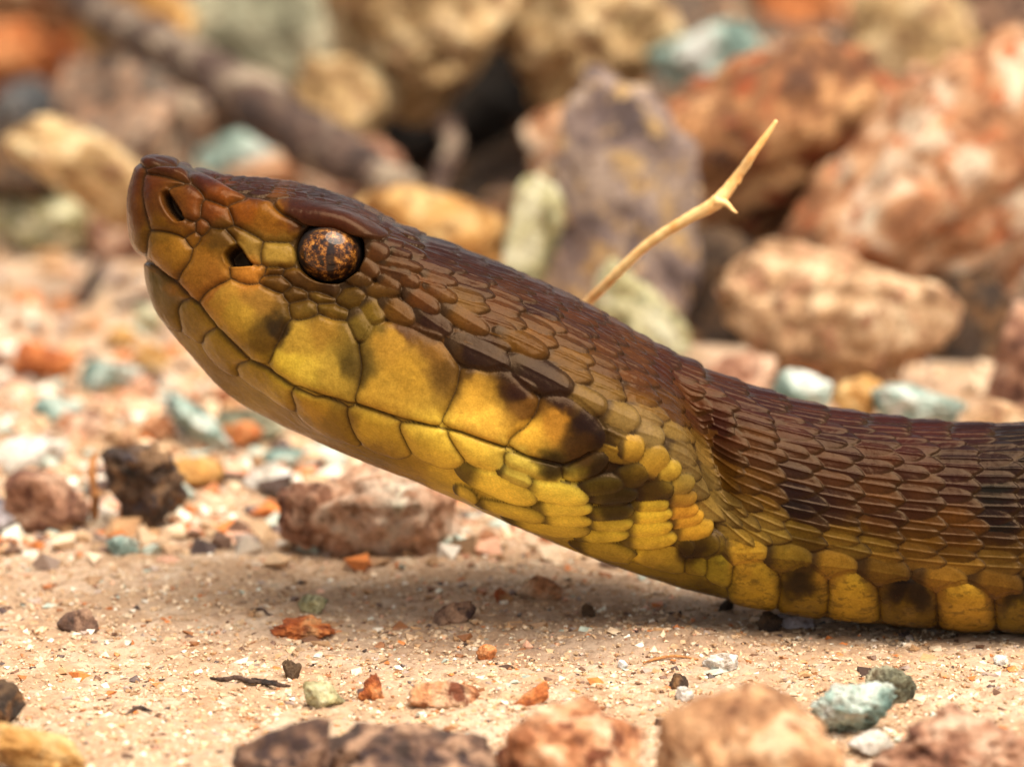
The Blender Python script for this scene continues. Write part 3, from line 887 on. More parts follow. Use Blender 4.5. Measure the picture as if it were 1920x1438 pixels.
pig = pig * .80 + .12 * pig.mean(-1, keepdims=True) * np.array([1.1, 1.0, .7])       # mustard rather than lemon
brown = smooth(.12, .03, pig[..., 1]) * smooth(1.05, .75, VV)
pig = pig * (1 + brown[..., None] * np.array([-.20, -.40, -.80]))       # deeper, redder browns along the back
seed_ij = np.array(sc_seed + [(0, 0)])
own = pig[seed_ij[:, 0], seed_ij[:, 1]]       # a scale is mostly one colour
mixk = np.where(from_scale & (sc_id >= 0), .72, 0)[..., None]
pig = pig * (1 - mixk) + own[sc_id] * mixk
gains = np.array(sc_gain + [1.0])
g = np.where(from_scale, gains[sc_id], 1.0)
pig *= g[..., None]
skin = np.array([.020, .011, .006])  # dark skin between scales; the same tone paints shade under scale tips
rim_k = np.where(in_plate & ~from_scale & (PX < 1180), .42 * np.exp(-np.maximum(edge_px, 0) / 5.5), 0)[..., None]
pig = pig * (1 - rim_k) + np.array([.045, .022, .006]) * rim_k      # brownish margins of the plates
crease_and_shade = np.where(in_plate & ~from_scale, np.exp(-np.maximum(edge_px, 0) / 1.25), 0)
crease_and_shade = np.maximum(crease_and_shade, np.where(from_scale, np.where(sc_id < 0, .8 - .6 * smooth(1.05, 1.2, VV), np.maximum(np.exp(-sc_edge / .24) * .94, .85 * smooth(-.25, -.65, sc_a))), 0))  # scale fronts darkened as painted shade below the overlapping tips
crease_and_shade = np.maximum(crease_and_shade, .9 * np.exp(-(md / 2.0) ** 2))
crease_and_shade = np.clip(np.maximum(crease_and_shade, np.maximum(sock, holes)), 0, .96)
pig = pig * (1 - crease_and_shade[..., None]) + skin * crease_and_shade[..., None]
pig *= (1 + .10 * fbm(P * 3.0, 3, 31) + .15 * fbm(P * .6, 3, 32))[..., None]
# sooty spots on the belly plates
soot = smooth(.1, .9, fbm(np.stack([PX / 11 + .6 * fineN, PY / 6, np.zeros_like(PX)], -1), 5, 41, .65)) * smooth(1250, 1420, PX) * smooth(1.0, 1.12, VV) * .5
pig = pig * (1 - soot[..., None]) + skin * soot[..., None]
pig = np.clip(pig, .004, .9)

# ---- one continuous skin: dense on the near side, a quarter of the columns on the far side
Pd = P + N * H[..., None]
jf = np.arange(0, NT, 4)
Pm = mirror(Pd[:, jf], lat_d[:, None], org_d[:, None])
nf = len(jf)
verts = np.concatenate([Pd.reshape(-1, 3), Pm.reshape(-1, 3)])
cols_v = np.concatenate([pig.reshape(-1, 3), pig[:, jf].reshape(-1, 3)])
idx_n = np.arange(NS * NT).reshape(NS, NT)
idx_f = NS * NT + np.arange(NS * nf).reshape(NS, nf)
idx_f[:, 0] = idx_n[:, 0]
idx_f[:, -1] = idx_n[:, -1]
idx_f[0] = idx_n[0, jf]
fa = np.stack([idx_n[:-1, :-1], idx_n[1:, :-1], idx_n[1:, 1:], idx_n[:-1, 1:]], -1).reshape(-1, 4)
fb = np.stack([idx_f[:-1, :-1], idx_f[:-1, 1:], idx_f[1:, 1:], idx_f[1:, :-1]], -1).reshape(-1, 4)
faces = np.concatenate([fa, fb])

m_skin, n, b = new_mat('snake_skin')
at = n.nodes.new('ShaderNodeAttribute')
at.attribute_name = 'pigment'
tc = n.nodes.new('ShaderNodeTexCoord')
f1 = noise(n, tc.outputs['Object'], 5200, 3, 0.6)
r1 = ramp(n, [(0.25, (0.80, 0.78, 0.74)), (0.75, (1.18, 1.17, 1.14))])
n.links.new(f1.outputs['Fac'], r1.inputs['Fac'])
n.links.new(mixc(n, 1.0, at.outputs['Color'], r1.outputs['Color'], 'MULTIPLY'), b.inputs['Base Color'])
f2 = noise(n, tc.outputs['Object'], 700, 2, 0.5)
rr = n.nodes.new('ShaderNodeMapRange')
rr.inputs['To Min'].default_value, rr.inputs['To Max'].default_value = 0.17, 0.30
n.links.new(f2.outputs['Fac'], rr.inputs['Value'])
n.links.new(rr.outputs[0], b.inputs['Roughness'])
b.inputs['Specular IOR Level'].default_value = 0.14
b.inputs['Specular Tint'].default_value = (1.0, .68, .42, 1)
bump(n, b, f1.outputs['Fac'], 0.25, 0.00008)

snake = bpy.data.objects.new('snake', None)
snake.empty_display_size = 0.02
col.objects.link(snake)
tag(snake, 'brown pit viper with yellow lips raising its head over the sand', 'snake')
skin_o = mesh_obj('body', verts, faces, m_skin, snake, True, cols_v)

# the eye
m_eye, n, b = new_mat('snake_eye')
tc = n.nodes.new('ShaderNodeTexCoord')
mp = n.nodes.new('ShaderNodeVectorMath')
mp.operation = 'SCALE'
mp.inputs['Scale'].default_value = 1000.0 / EYE_R
n.links.new(tc.outputs['Object'], mp.inputs[0])
fl = noise(n, mp.outputs[0], 4.5, 6, 0.75)
rc = ramp(n, [(0.40, (.008, .004, .003)), (0.50, (.07, .022, .005)), (0.59, (.34, .13, .02)), (0.70, (.70, .36, .08))])
n.links.new(fl.outputs['Fac'], rc.inputs['Fac'])
sx = n.nodes.new('ShaderNodeSeparateXYZ')
n.links.new(mp.outputs[0], sx.inputs[0])


def math_node(n, op, a, b_=None):
    q = n.nodes.new('ShaderNodeMath')
    q.operation = op
    for k, v in enumerate((a, b_)):
        if v is None:
            continue
        if isinstance(v, (int, float)):
            q.inputs[k].default_value = v
        else:
            n.links.new(v, q.inputs[k])
    return q.outputs[0]


# slit pupil: an upright ellipse; brown rim at the edge of the eyeball
px_ = math_node(n, 'DIVIDE', math_node(n, 'SUBTRACT', sx.outputs['X'], 0.04), 0.15)
pz_ = math_node(n, 'DIVIDE', math_node(n, 'ADD', sx.outputs['Z'], 0.08), 0.80)
pr = math_node(n, 'ADD', math_node(n, 'MULTIPLY', px_, px_), math_node(n, 'MULTIPLY', pz_, pz_))
rp = ramp(n, [(0.45, (.12, .12, .12)), (1.0, (.85, .85, .85))])
n.links.new(pr, rp.inputs['Fac'])
c1 = mixc(n, rp.outputs['Color'], (.010, .005, .004), rc.outputs['Color'])
er = math_node(n, 'SQRT', math_node(n, 'ADD', math_node(n, 'MULTIPLY', sx.outputs['X'], sx.outputs['X']), math_node(n, 'MULTIPLY', sx.outputs['Z'], sx.outputs['Z'])))
re_ = ramp(n, [(0.80, (0, 0, 0)), (0.93, (1, 1, 1))])
n.links.new(er, re_.inputs['Fac'])
n.links.new(mixc(n, re_.outputs['Color'], c1, (.02, .016, .015)), b.inputs['Base Color'])
b.inputs['Roughness'].default_value = 0.5
b.inputs['Specular IOR Level'].default_value = 0.1
b.inputs['Coat Weight'].default_value = .7
b.inputs['Coat Roughness'].default_value = 0.02
b.inputs['Coat IOR'].default_value = 1.45
i_e, j_e = nearest(EYE_PX[0], EYE_PX[1], True)
for sgn, nm in ((1, 'eye'), (-1, 'eye')):
    bm = bmesh.new()
    bmesh.ops.create_uvsphere(bm, u_segments=96, v_segments=64, radius=EYE_R * MM)
    me = bpy.data.meshes.new(nm)
    bm.to_mesh(me)
    bm.free()
    me.polygons.foreach_set('use_smooth', [True] * len(me.polygons))
    me.materials.append(m_eye)
    o = bpy.data.objects.new(nm, me)
    col.objects.link(o)
    o.parent = snake
    w = LATW[i_e, j_e] - 1.45
    c = on_lateral(EYE_PX[0], EYE_PX[1], w)
    if sgn < 0:
        c = c - 2 * (c @ LAT) * LAT
    o.location = tuple(c * MM)
    o.scale = (1.0, .92, .92)


# ------------------------------------------------------------------ stones
ICO = {}


def ico(sub):
    if sub not in ICO:
        bm = bmesh.new()
        bmesh.ops.create_icosphere(bm, subdivisions=sub, radius=1.0)
        bm.verts.ensure_lookup_table()
        v = np.array([q_.co[:] for q_ in bm.verts])
        f = np.array([[q_.index for q_ in t.verts] for t in bm.faces])
        bm.free()
        ICO[sub] = (v / np.linalg.norm(v, axis=1, keepdims=True), f)
    return ICO[sub]


def rot(ax, an):
    c, s_ = math.cos(an), math.sin(an)
    return np.array({'x': [[1, 0, 0], [0, c, -s_], [0, s_, c]], 'y': [[c, 0, s_], [0, 1, 0], [-s_, 0, c]], 'z': [[c, -s_, 0], [s_, c, 0], [0, 0, 1]]}[ax])


def stone_shape(seed, sub=5, facets=14, sharp=14, lump=.10, pits=.045, elong=(1, 1, 1), tilt=0.0):
    r = np.random.default_rng(seed)
    d, f = ico(sub)
    nrm = r.normal(size=(facets, 3))
    nrm /= np.linalg.norm(nrm, axis=1, keepdims=True)
    off = r.uniform(.72, 1.0, facets)
    dots = np.maximum(d @ nrm.T, 0) / off[None]
    rad = 1.0 / (np.maximum((dots ** sharp).sum(1), 1e-6) ** (1 / sharp))
    rad = np.minimum(rad, 1.35)
    v = d * rad[:, None]
    v = v * (1 + lump * fbm(v * 1.6 + seed, 3, seed) + .45 * lump * fbm(v * 3.7 + seed, 2, seed + 5) + pits * fbm(v * 7 + seed, 3, seed + 9))[:, None]
    v = v * np.array(elong)
    v = v @ rot('y', math.radians(tilt)).T
    lo, hi = v.min(0), v.max(0)
    return (v - (lo + hi) / 2) / (hi - lo), f


def stone(name, label, x0, x1, top, bottom, mat, depth=.8, y=None, sink=.12, seed=1, category='stone', **kw):
    """a stone whose outline spans x0..x1, top..bottom in the photo and whose foot stands on the sand seen there (or at depth y)"""
    if y is None:
        g = ground_at((x0 + x1) / 2, bottom)
        yf = g[1]
    else:
        yf = y
    pm = unproject_y((x0 + x1) / 2, bottom, yf)
    sc = ((pm - CAM) @ FWD) / FPX                       # mm per pixel at that distance
    w = (x1 - x0) * sc
    dep = w * depth
    h = max((bottom - top) * sc - dep * .5 * math.sin(PHI), .3 * w) / math.cos(PHI)
    if category == 'rock' and yf > 90:
        kw['lump'] = max(kw.get('lump', .1), .17)
        kw['pits'] = max(kw.get('pits', .045), .07)
        w, h = w * 1.12, h * 1.05
    v, f = stone_shape(seed, **kw)
    zb = pm[2] if y is not None else float(ground_h(pm[0], yf + dep / 2)) - sink * h
    hh = h if y is not None else h + sink * h
    c = np.array([pm[0], yf + dep * .42, zb + hh / 2])
    o = mesh_obj(name, v * np.array([w, dep, hh]), f, mat, None, True)
    o.location = tuple(c * MM)
    tag(o, label, category)
    return o


def M(name, a, b_, c, size, fleck=None, **kw):
    return rock_mat(name, [srgb(*a), srgb(*b_), srgb(*c)], size, None if fleck is None else srgb(*fleck), **kw)


TAN = M('tan_stone', (160, 126, 80), (212, 176, 122), (236, 210, 164), 5, (176, 136, 98))
BEIGE = M('beige_stone', (152, 114, 78), (204, 162, 120), (230, 198, 160), 5, (190, 140, 106))
PINK = M('pink_stone', (168, 112, 72), (208, 158, 116), (232, 204, 176), 6.5, (196, 116, 70))
RUST = M('rust_stone', (104, 64, 38), (170, 116, 70), (222, 172, 120), 7.5, (168, 84, 40))
MAUVE = M('mauve_stone', (100, 84, 84), (148, 128, 122), (180, 158, 142), 5.5, (214, 178, 126))
GREEN = M('green_stone', (150, 138, 92), (200, 194, 150), (226, 222, 190), 5, (128, 128, 96))
TEAL = M('teal_stone', (104, 132, 124), (168, 194, 184), (222, 230, 220), 5)
WHITE = M('white_quartz', (214, 204, 190), (236, 230, 220), (246, 244, 240), 5)
HOLLOW_SHADE = M('hollow_shade_stone', (22, 16, 12), (40, 30, 22), (60, 46, 32), 6)  # near-black colour so the hollow looks deeply shaded
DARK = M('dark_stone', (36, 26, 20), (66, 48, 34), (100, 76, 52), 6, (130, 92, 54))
CLOD = M('brown_clod', (58, 42, 30), (98, 72, 50), (150, 116, 84), 3.5, (84, 74, 78))
ORANGE = M('orange_stone', (168, 84, 34), (214, 128, 66), (226, 164, 110), 5)
GREYGREEN = M('greygreen_stone', (116, 114, 90), (160, 158, 132), (204, 196, 166), 7)
SLATE = M('slate_stone', (62, 64, 70), (104, 104, 106), (140, 132, 124), 5, (70, 84, 92))
MOTTLE = M('mottled_stone', (112, 104, 94), (196, 150, 118), (222, 196, 168), 5, (66, 82, 90))
REDBROWN = M('redbrown_stone', (126, 80, 58), (186, 136, 106), (226, 190, 162), 5, (110, 66, 48))
OCHRE = M('ochre_stone', (166, 112, 46), (206, 154, 84), (226, 190, 130), 6)
LILAC = M('lilac_stone', (170, 160, 170), (206, 196, 200), (228, 220, 220), 5)
FORE = M('foreground_stone', (170, 120, 80), (216, 166, 120), (232, 198, 160), 4, (150, 100, 64))
BRICK = M('terracotta_stone', (170, 104, 62), (222, 160, 114), (238, 200, 164), 5, (130, 70, 40))
SANDROCK = M('sandy_pink_stone', (204, 152, 118), (232, 194, 164), (242, 218, 194), 5, (196, 146, 112))
PLUM = M('plum_stone', (76, 56, 48), (126, 94, 76), (186, 148, 120), 4, (66, 46, 44))

# large stones behind the snake
stone('boulder', 'large smooth tan boulder overhanging the dark hollow', 612, 980, -190, 266, TAN, 1.2, 204, seed=11, facets=14, sharp=14, lump=.08, category='rock')
stone('boulder', 'tan boulder resting on the peach stone beside the dark hollow', 900, 1262, -130, 276, TAN, 1.2, 206, seed=12, facets=14, sharp=14, lump=.10, category='rock')
stone('rock', 'grey green rock above the weathered stick', 330, 640, -150, 250, GREYGREEN, .7, 262, seed=13, sharp=10, category='rock')
stone('rock', 'brown beige rock wedged between the weathered stick and the tan boulder', 560, 742, 110, 345, TAN, .8, 205, seed=14, elong=(1, 1, 1.3), tilt=-20, category='rock')
stone('rock', 'near black rock added to darken the hollow', 660, 1110, 40, 400, HOLLOW_SHADE, .4, 236, seed=15, category='rock')  # added behind the boulders to blacken the hollow
stone('stone', 'peach stone with white patches leaning on the grey mauve rock', 975, 1150, 188, 352, PINK, .8, 196, seed=16, elong=(.7, 1, 1.1), tilt=30)
stone('rock', 'tall grey mauve rock with tan spots behind the dry stem', 990, 1300, 140, 660, MAUVE, .7, seed=17, sharp=16, elong=(.8, 1, 1.2), tilt=-12, category='rock')
stone('stone', 'pale green flat stone propped against the mauve rock', 938, 1060, 325, 600, GREEN, .6, 118, seed=18, elong=(.5, 1, 1), tilt=14)
stone('stone', 'mossy green and tan stone at the foot of the mauve rock', 1110, 1300, 480, 720, GREEN, .7, 100, seed=19, elong=(1, 1, 1), tilt=20)
stone('rock', 'big rust brown rock with an orange pink top', 1190, 1732, 62, 556, RUST, .8, 138, seed=200, sharp=14, facets=18, lump=.16, elong=(1.7, 1, 1.0), tilt=-24, category='rock')
stone('stone', 'white and teal stone with an orange spot on top of the mauve rock', 1208, 1432, 26, 196, TEAL, .7, 205, seed=21, sharp=10)
stone('rock', 'large pink orange rock with white crystals leaning against the rust rock', 1500, 2160, 60, 690, PINK, .7, 124, seed=22, sharp=16, facets=16, lump=.15, elong=(1.7, 1, 1.0), tilt=-40, category='rock')
stone('boulder', 'wide beige boulder with a grey green underside', 1366, 1786, 470, 758, BEIGE, .75, seed=23, facets=16, sharp=14, lump=.15, elong=(1.3, 1, .8), tilt=8, category='rock')
stone('rock', 'dark brown rock in shadow under the pink orange rock', 1700, 1925, 490, 770, DARK, .5, 124, seed=24, category='rock')  # rock enlarged so its dark colour also fills the shaded gap
stone('stone', 'rounded reddish stone at the end of the dark gap beside the beige boulder', 1852, 2030, 570, 790, REDBROWN, .8, seed=25, sharp=9)
stone('rock', 'orange tan rock behind the white and teal stone', 1400, 1660, -120, 110, ORANGE, .7, 262, seed=26, category='rock')
stone('rock', 'grey brown rock behind the big rust rock', 1600, 1860, -60, 230, TAN, .7, 240, seed=27, category='rock')
stone('rock', 'plum brown rock topping the pile behind the pink rock', 1780, 2040, -110, 130, PLUM, .7, 250, seed=28, category='rock')
stone('rock', 'ochre rock filling the gap above the mauve rock', 1140, 1330, -80, 190, OCHRE, .7, 275, seed=29, category='rock')
stone('rock', 'dark rock added to darken the gap under the rust rock', 1190, 1480, 430, 720, DARK, .5, 130, seed=30, category='rock')  # dark filler standing in for the shade of the gap
stone('stone', 'rounded orange beige stone directly behind the crown of the snake', 628, 960, 330, 560, OCHRE, .8, 128, seed=31, sharp=9, lump=.07)
stone('stone', 'brown red stone under the weathered stick', 560, 760, 255, 380, REDBROWN, .6, 190, seed=32)
# stones on the left, behind the snout
stone('rock', 'bright orange tan rock beyond the blue grey stone', -120, 160, 50, 225, ORANGE, .7, seed=33, category='rock')
stone('stone', 'cream rock at the upper end of the weathered stick', -60, 190, -90, 75, BEIGE, .7, seed=34)
stone('stone', 'blue grey stone with a dark hollow under it', -50, 105, 140, 290, SLATE, .8, seed=35, tilt=20)
stone('stone', 'mottled stone with blue grey and pink patches', 80, 350, 92, 348, MOTTLE, .7, seed=36, lump=.15, sharp=12)
stone('stone', 'small golden stone beside the weathered stick', 222, 352, 92, 185, OCHRE, .8, seed=37)
stone('stone', 'long ochre brown stone sloping towards the snout', 0, 300, 212, 450, TAN, .6, 158, seed=38, elong=(1.5, 1, .7), tilt=36)
stone('stone', 'flat pale green stone with a dark underside', -70, 226, 328, 486, GREEN, .6, seed=39, elong=(1.4, 1, .6), tilt=12)
stone('stone', 'cream pink stone just above the snout tip', 250, 345, 235, 330, BEIGE, .8, seed=40, sharp=9)
stone('stone', 'blue green grey stone behind the snout ridge', 360, 535, 232, 332, TEAL, .7, seed=41, tilt=-10)
stone('stone', 'peach coloured stone touching the outline of the snout ridge', 420, 588, 286, 372, BRICK, .7, seed=42, sharp=9)
stone('stone', 'brown stone in shade below the snout side stones', 160, 300, 330, 492, REDBROWN, .7, seed=43)
stone('rock', 'dark brown rock under the blue grey stone', -90, 130, 225, 385, DARK, .6, 190, seed=44, category='rock')
stone('rock', 'ochre and plum rock behind the mottled stone', 150, 380, -40, 150, OCHRE, .7, 262, seed=45, lump=.15, category='rock')
stone('rock', 'peach tan rock at the far end of the weathered stick', 60, 330, -150, 60, BRICK, .7, 300, seed=46, lump=.15, category='rock')
stone('stone', 'grey pebbly stone right under the weathered stick', 310, 470, 150, 275, MOTTLE, .7, 232, seed=47, lump=.15)
# gravel below the snout
stone('pebble', 'orange red oval pebble on the pale sand', 12, 148, 640, 722, ORANGE, .8, seed=50, sharp=8, category='pebble')
stone('pebble', 'shiny pale teal pebble beside the orange red one', 138, 264, 672, 750, TEAL, .8, seed=51, sharp=8, category='pebble')
stone('pebble', 'cream yellow splinter above the dark brown chip', 246, 318, 648, 696, OCHRE, .7, seed=52, tilt=25, category='pebble')
stone('pebble', 'dark brown chip next to the teal pebble', 264, 316, 690, 736, DARK, .8, seed=53, category='pebble')
stone('pebble', 'pink red pebble close to the chin', 368, 456, 706, 768, PINK, .8, seed=54, sharp=9, category='pebble')
stone('pebble', 'small blue grey square pebble', 306, 344, 738, 776, SLATE, .9, seed=55, sharp=20, facets=8, category='pebble')
stone('pebble', 'streaked grey teal pebble tilted in the gravel', 318, 436, 748, 856, TEAL, .7, seed=56, elong=(1.5, 1, .7), tilt=32, category='pebble')
stone('pebble', 'olive brown pebble under the chin', 392, 540, 768, 846, GREYGREEN, .7, seed=57, category='pebble')
stone('pebble', 'bright orange pebble with a pale top', 414, 496, 796, 852, ORANGE, .8, seed=58, sharp=9, category='pebble')
stone('pebble', 'pale blue white pebble behind the white stone', 486, 568, 838, 886, TEAL, .8, seed=59, sharp=9, category='pebble')
stone('stone', 'white stone at the end of the thin dark twig', 452, 550, 866, 924, WHITE, .8, seed=60, sharp=9)
stone('stone', 'chalk white curved stone at the gravel edge', -30, 124, 820, 892, WHITE, .8, seed=61, sharp=9, elong=(1.4, 1, .8), tilt=-12)
stone('stone', 'dark brown crumbling block with slate grey top', 186, 352, 826, 1004, CLOD, .7, seed=62, sharp=10, facets=14, lump=.28, pits=.12)
stone('stone', 'pinkish brown block with a pale upper edge', 4, 166, 884, 1008, REDBROWN, .8, seed=63, sharp=18, facets=9)
stone('pebble', 'lilac white pebble against the pinkish brown block', -26, 40, 928, 1004, LILAC, .9, seed=64, sharp=8, category='pebble')
stone('pebble', 'pale blue pebble half buried in open sand', 196, 260, 1002, 1048, TEAL, .9, seed=65, category='pebble')
stone('pebble', 'ochre lump behind the thin twig', 250, 420, 860, 925, OCHRE, .6, seed=66, category='pebble')
stone('pebble', 'teal white pebble mixed among pink grit', 60, 150, 742, 800, TEAL, .8, seed=67, category='pebble')
stone('pebble', 'rosy pebble below the shiny teal pebble', 118, 210, 766, 826, REDBROWN, .8, seed=68, category='pebble')
stone('pebble', 'cream pebble leaning on the dark block', 188, 262, 800, 850, BEIGE, .8, seed=69, category='pebble')
stone('pebble', 'dark blue green pebble beside the olive pebble', 330, 376, 790, 830, SLATE, .8, seed=70, category='pebble')
stone('pebble', 'pale green pebble in the sand beyond the chin', 246, 304, 572, 634, GREEN, .9, seed=71, sharp=8, category='pebble')
stone('pebble', 'tan pebble under the pale green one', 196, 262, 616, 660, OCHRE, .8, seed=72, category='pebble')
stone('pebble', 'peach pebble in pale gravel below the chin curve', 262, 330, 776, 836, BRICK, .8, seed=73, category='pebble')
stone('boulder', 'pink sandy rock with a brown shaded side under the throat', 524, 880, 850, 1050, SANDROCK, .7, seed=74, sharp=9, facets=14, lump=.16, pits=.06, sink=.35, elong=(1.3, 1, .8), category='rock')
stone('stone', 'brown wedge added as the shaded side of the pink sandy rock', 518, 640, 905, 1052, REDBROWN, .8, seed=75, pits=.10, lump=.2, sink=.15, elong=(.8, 1, 1.2), tilt=-15)  # separate piece whose brown stands for shading on the rock's end
# pebbles between the body and the beige boulder
stone('pebble', 'pale green white pebble behind the back of the snake', 1440, 1566, 690, 790, TEAL, .8, 72, seed=76, sharp=9, category='pebble')
stone('pebble', 'apricot pebble between two pale green pebbles', 1556, 1668, 706, 800, OCHRE, .8, 74, seed=77, category='pebble')
stone('pebble', 'larger teal tinted pebble under the beige boulder', 1636, 1822, 716, 830, TEAL, .8, 70, seed=78, sharp=10, category='pebble')
stone('pebble', 'pinkish flat stone near the dark gap behind the back', 1796, 1960, 748, 850, BEIGE, .7, 66, seed=79, category='pebble')
stone('stone', 'brown stone in the shade beside the back of the neck', 1290, 1460, 660, 800, REDBROWN, .7, 92, seed=80)
# on the open sand
stone('pebble', 'clean white pebble alone on the sand', 1316, 1386, 1226, 1260, WHITE, .9, sink=.45, seed=90, pits=.05, category='pebble')
stone('pebble', 'tiny white pebble near the rootlet', 1158, 1178, 1242, 1260, WHITE, .9, sink=.45, seed=91, category='pebble')
stone('pebble', 'small white pebble below the back', 1862, 1892, 1228, 1250, WHITE, .9, sink=.45, seed=92, category='pebble')
stone('bark_fragment', 'ragged orange bark flake lying on the sand', 504, 632, 1156, 1202, ORANGE, .6, sink=.45, seed=93, pits=.14, lump=.2, sharp=20, elong=(1.4, 1, .5), category='bark')
stone('pebble', 'pale green crumb behind the orange bark flake', 556, 616, 1120, 1156, GREEN, .8, sink=.45, seed=94, pits=.08, category='pebble')
stone('pebble', 'yellowish green pebble with a dark foot', 566, 648, 1284, 1334, GREEN, .8, sink=.45, seed=95, pits=.07, category='pebble')
stone('pebble', 'rust orange crumb between sand and the pale green pebble', 670, 722, 1268, 1318, ORANGE, .8, sink=.45, seed=96, pits=.12, lump=.2, category='pebble')
stone('pebble', 'dark brown crumb with an upright tip', 528, 566, 1236, 1276, DARK, .8, sink=.45, seed=97, pits=.12, lump=.2, category='pebble')
stone('pebble', 'round brick red pebble in the grey shaded sand', 892, 932, 1206, 1238, ORANGE, .8, sink=.45, seed=98, sharp=9, category='pebble')
stone('pebble', 'cream pink lump with rust ends under the throat', 968, 1056, 1082, 1128, BRICK, .6, sink=.45, seed=99, pits=.1, category='pebble')
stone('pebble', 'dark rust crumb beside the cream pink lump', 926, 962, 1100, 1130, RUST, .8, sink=.45, seed=100, category='pebble')
stone('pebble', 'dark olive crumb in front of the cream pink lump', 1090, 1118, 1132, 1160, DARK, .8, sink=.45, seed=101, category='pebble')
stone('bark_fragment', 'flat purple brown chip on shaded sand', 804, 894, 1124, 1172, PLUM, .6, sink=.45, seed=102, sharp=20, elong=(1.4, 1, .5), tilt=-18, category='bark')
stone('bark_fragment', 'split orange wood chip near the terracotta rock', 956, 1030, 1276, 1324, ORANGE, .6, sink=.45, seed=103, sharp=22, facets=8, elong=(1.3, 1, .6), tilt=-20, category='bark')
stone('bark_fragment', 'long flat orange splinter beside the wood chip', 762, 900, 1294, 1330, BRICK, .4, sink=.45, seed=104, elong=(2, 1, .4), sharp=20, category='bark')
stone('stone', 'rough teal crumbling stone in front of the snake', 1516, 1686, 1284, 1392, TEAL, .7, seed=105, pits=.14, lump=.18)
stone('stone', 'grey green rough pebble touching the teal crumbling stone', 1624, 1722, 1256, 1326, GREYGREEN, .8, seed=106, pits=.12)
stone('pebble', 'tiny orange pebble perched between two grey green stones', 1618, 1642, 1286, 1310, ORANGE, .9, seed=107, category='pebble')
stone('stone', 'white crystalline stone below the teal crumbling stone', 1590, 1680, 1378, 1432, WHITE, .7, seed=108, pits=.08)
stone('pebble', 'dark brown angular crumb on pale sand', 1254, 1292, 1268, 1298, DARK, .8, sink=.45, seed=109, category='pebble')
stone('pebble', 'pale quartz lump below the dark angular crumb', 1266, 1302, 1288, 1316, WHITE, .8, sink=.45, seed=110, category='pebble')
stone('pebble', 'brown ridge crumb lying on open sand', 104, 186, 1146, 1190, PLUM, .5, sink=.45, seed=111, elong=(1.5, 1, .5), category='pebble')
stone('pebble', 'black crumb under the lifted neck', 1420, 1470, 1146, 1186, DARK, .8, sink=.45, seed=112, pits=.1, category='pebble')
stone('pebble', 'small dark seed shaped crumb hanging under the neck', 1346, 1376, 1124, 1150, DARK, .8, sink=.45, seed=113, category='pebble')
stone('pebble', 'grey white chip under the belly', 1450, 1530, 1150, 1182, LILAC, .6, sink=.45, seed=114, category='pebble')
# closest to the viewer
stone('rock', 'terracotta flat rock with a cracked top', 926, 1226, 1322, 1510, BRICK, .8, seed=120, sharp=14, facets=13, lump=.16, pits=.07, category='rock')
stone('rock', 'rounded sandy rock between the terracotta rock and teal crumbling stone', 1218, 1600, 1300, 1600, FORE, .8, -74, seed=121, sharp=9, pits=.05, category='rock')
stone('rock', 'dark plum wedge of rock pointing up', 430, 622, 1344, 1500, PLUM, .7, seed=122, sharp=18, elong=(1, 1, .7), tilt=-30, category='rock')
stone('rock', 'low dark purple rock joined to the terracotta rock', 596, 980, 1380, 1510, PLUM, .6, seed=123, sharp=12, lump=.18, pits=.08, category='rock')
stone('rock', 'brown crumbly rock next to the white crystalline stone', 1636, 1980, 1340, 1520, REDBROWN, .7, seed=124, lump=.18, pits=.10, category='rock')
stone('stone', 'dark brown stone at the end of the ochre ridge', -60, 46, 1280, 1376, DARK, .8, seed=125)
stone('stone', 'ochre sandy ridge with a crumbling edge', -60, 160, 1352, 1470, OCHRE, .7, seed=126, pits=.08, elong=(1.5, 1, .6), tilt=18)

# ------------------------------------------------------------------ sticks, stems and splinters


def wood(name, a, b_, size):
    return rock_mat(name, [srgb(*a), srgb(*b_), srgb(*[min(255, int(v * 1.15)) for v in b_])], size, rough=.7)


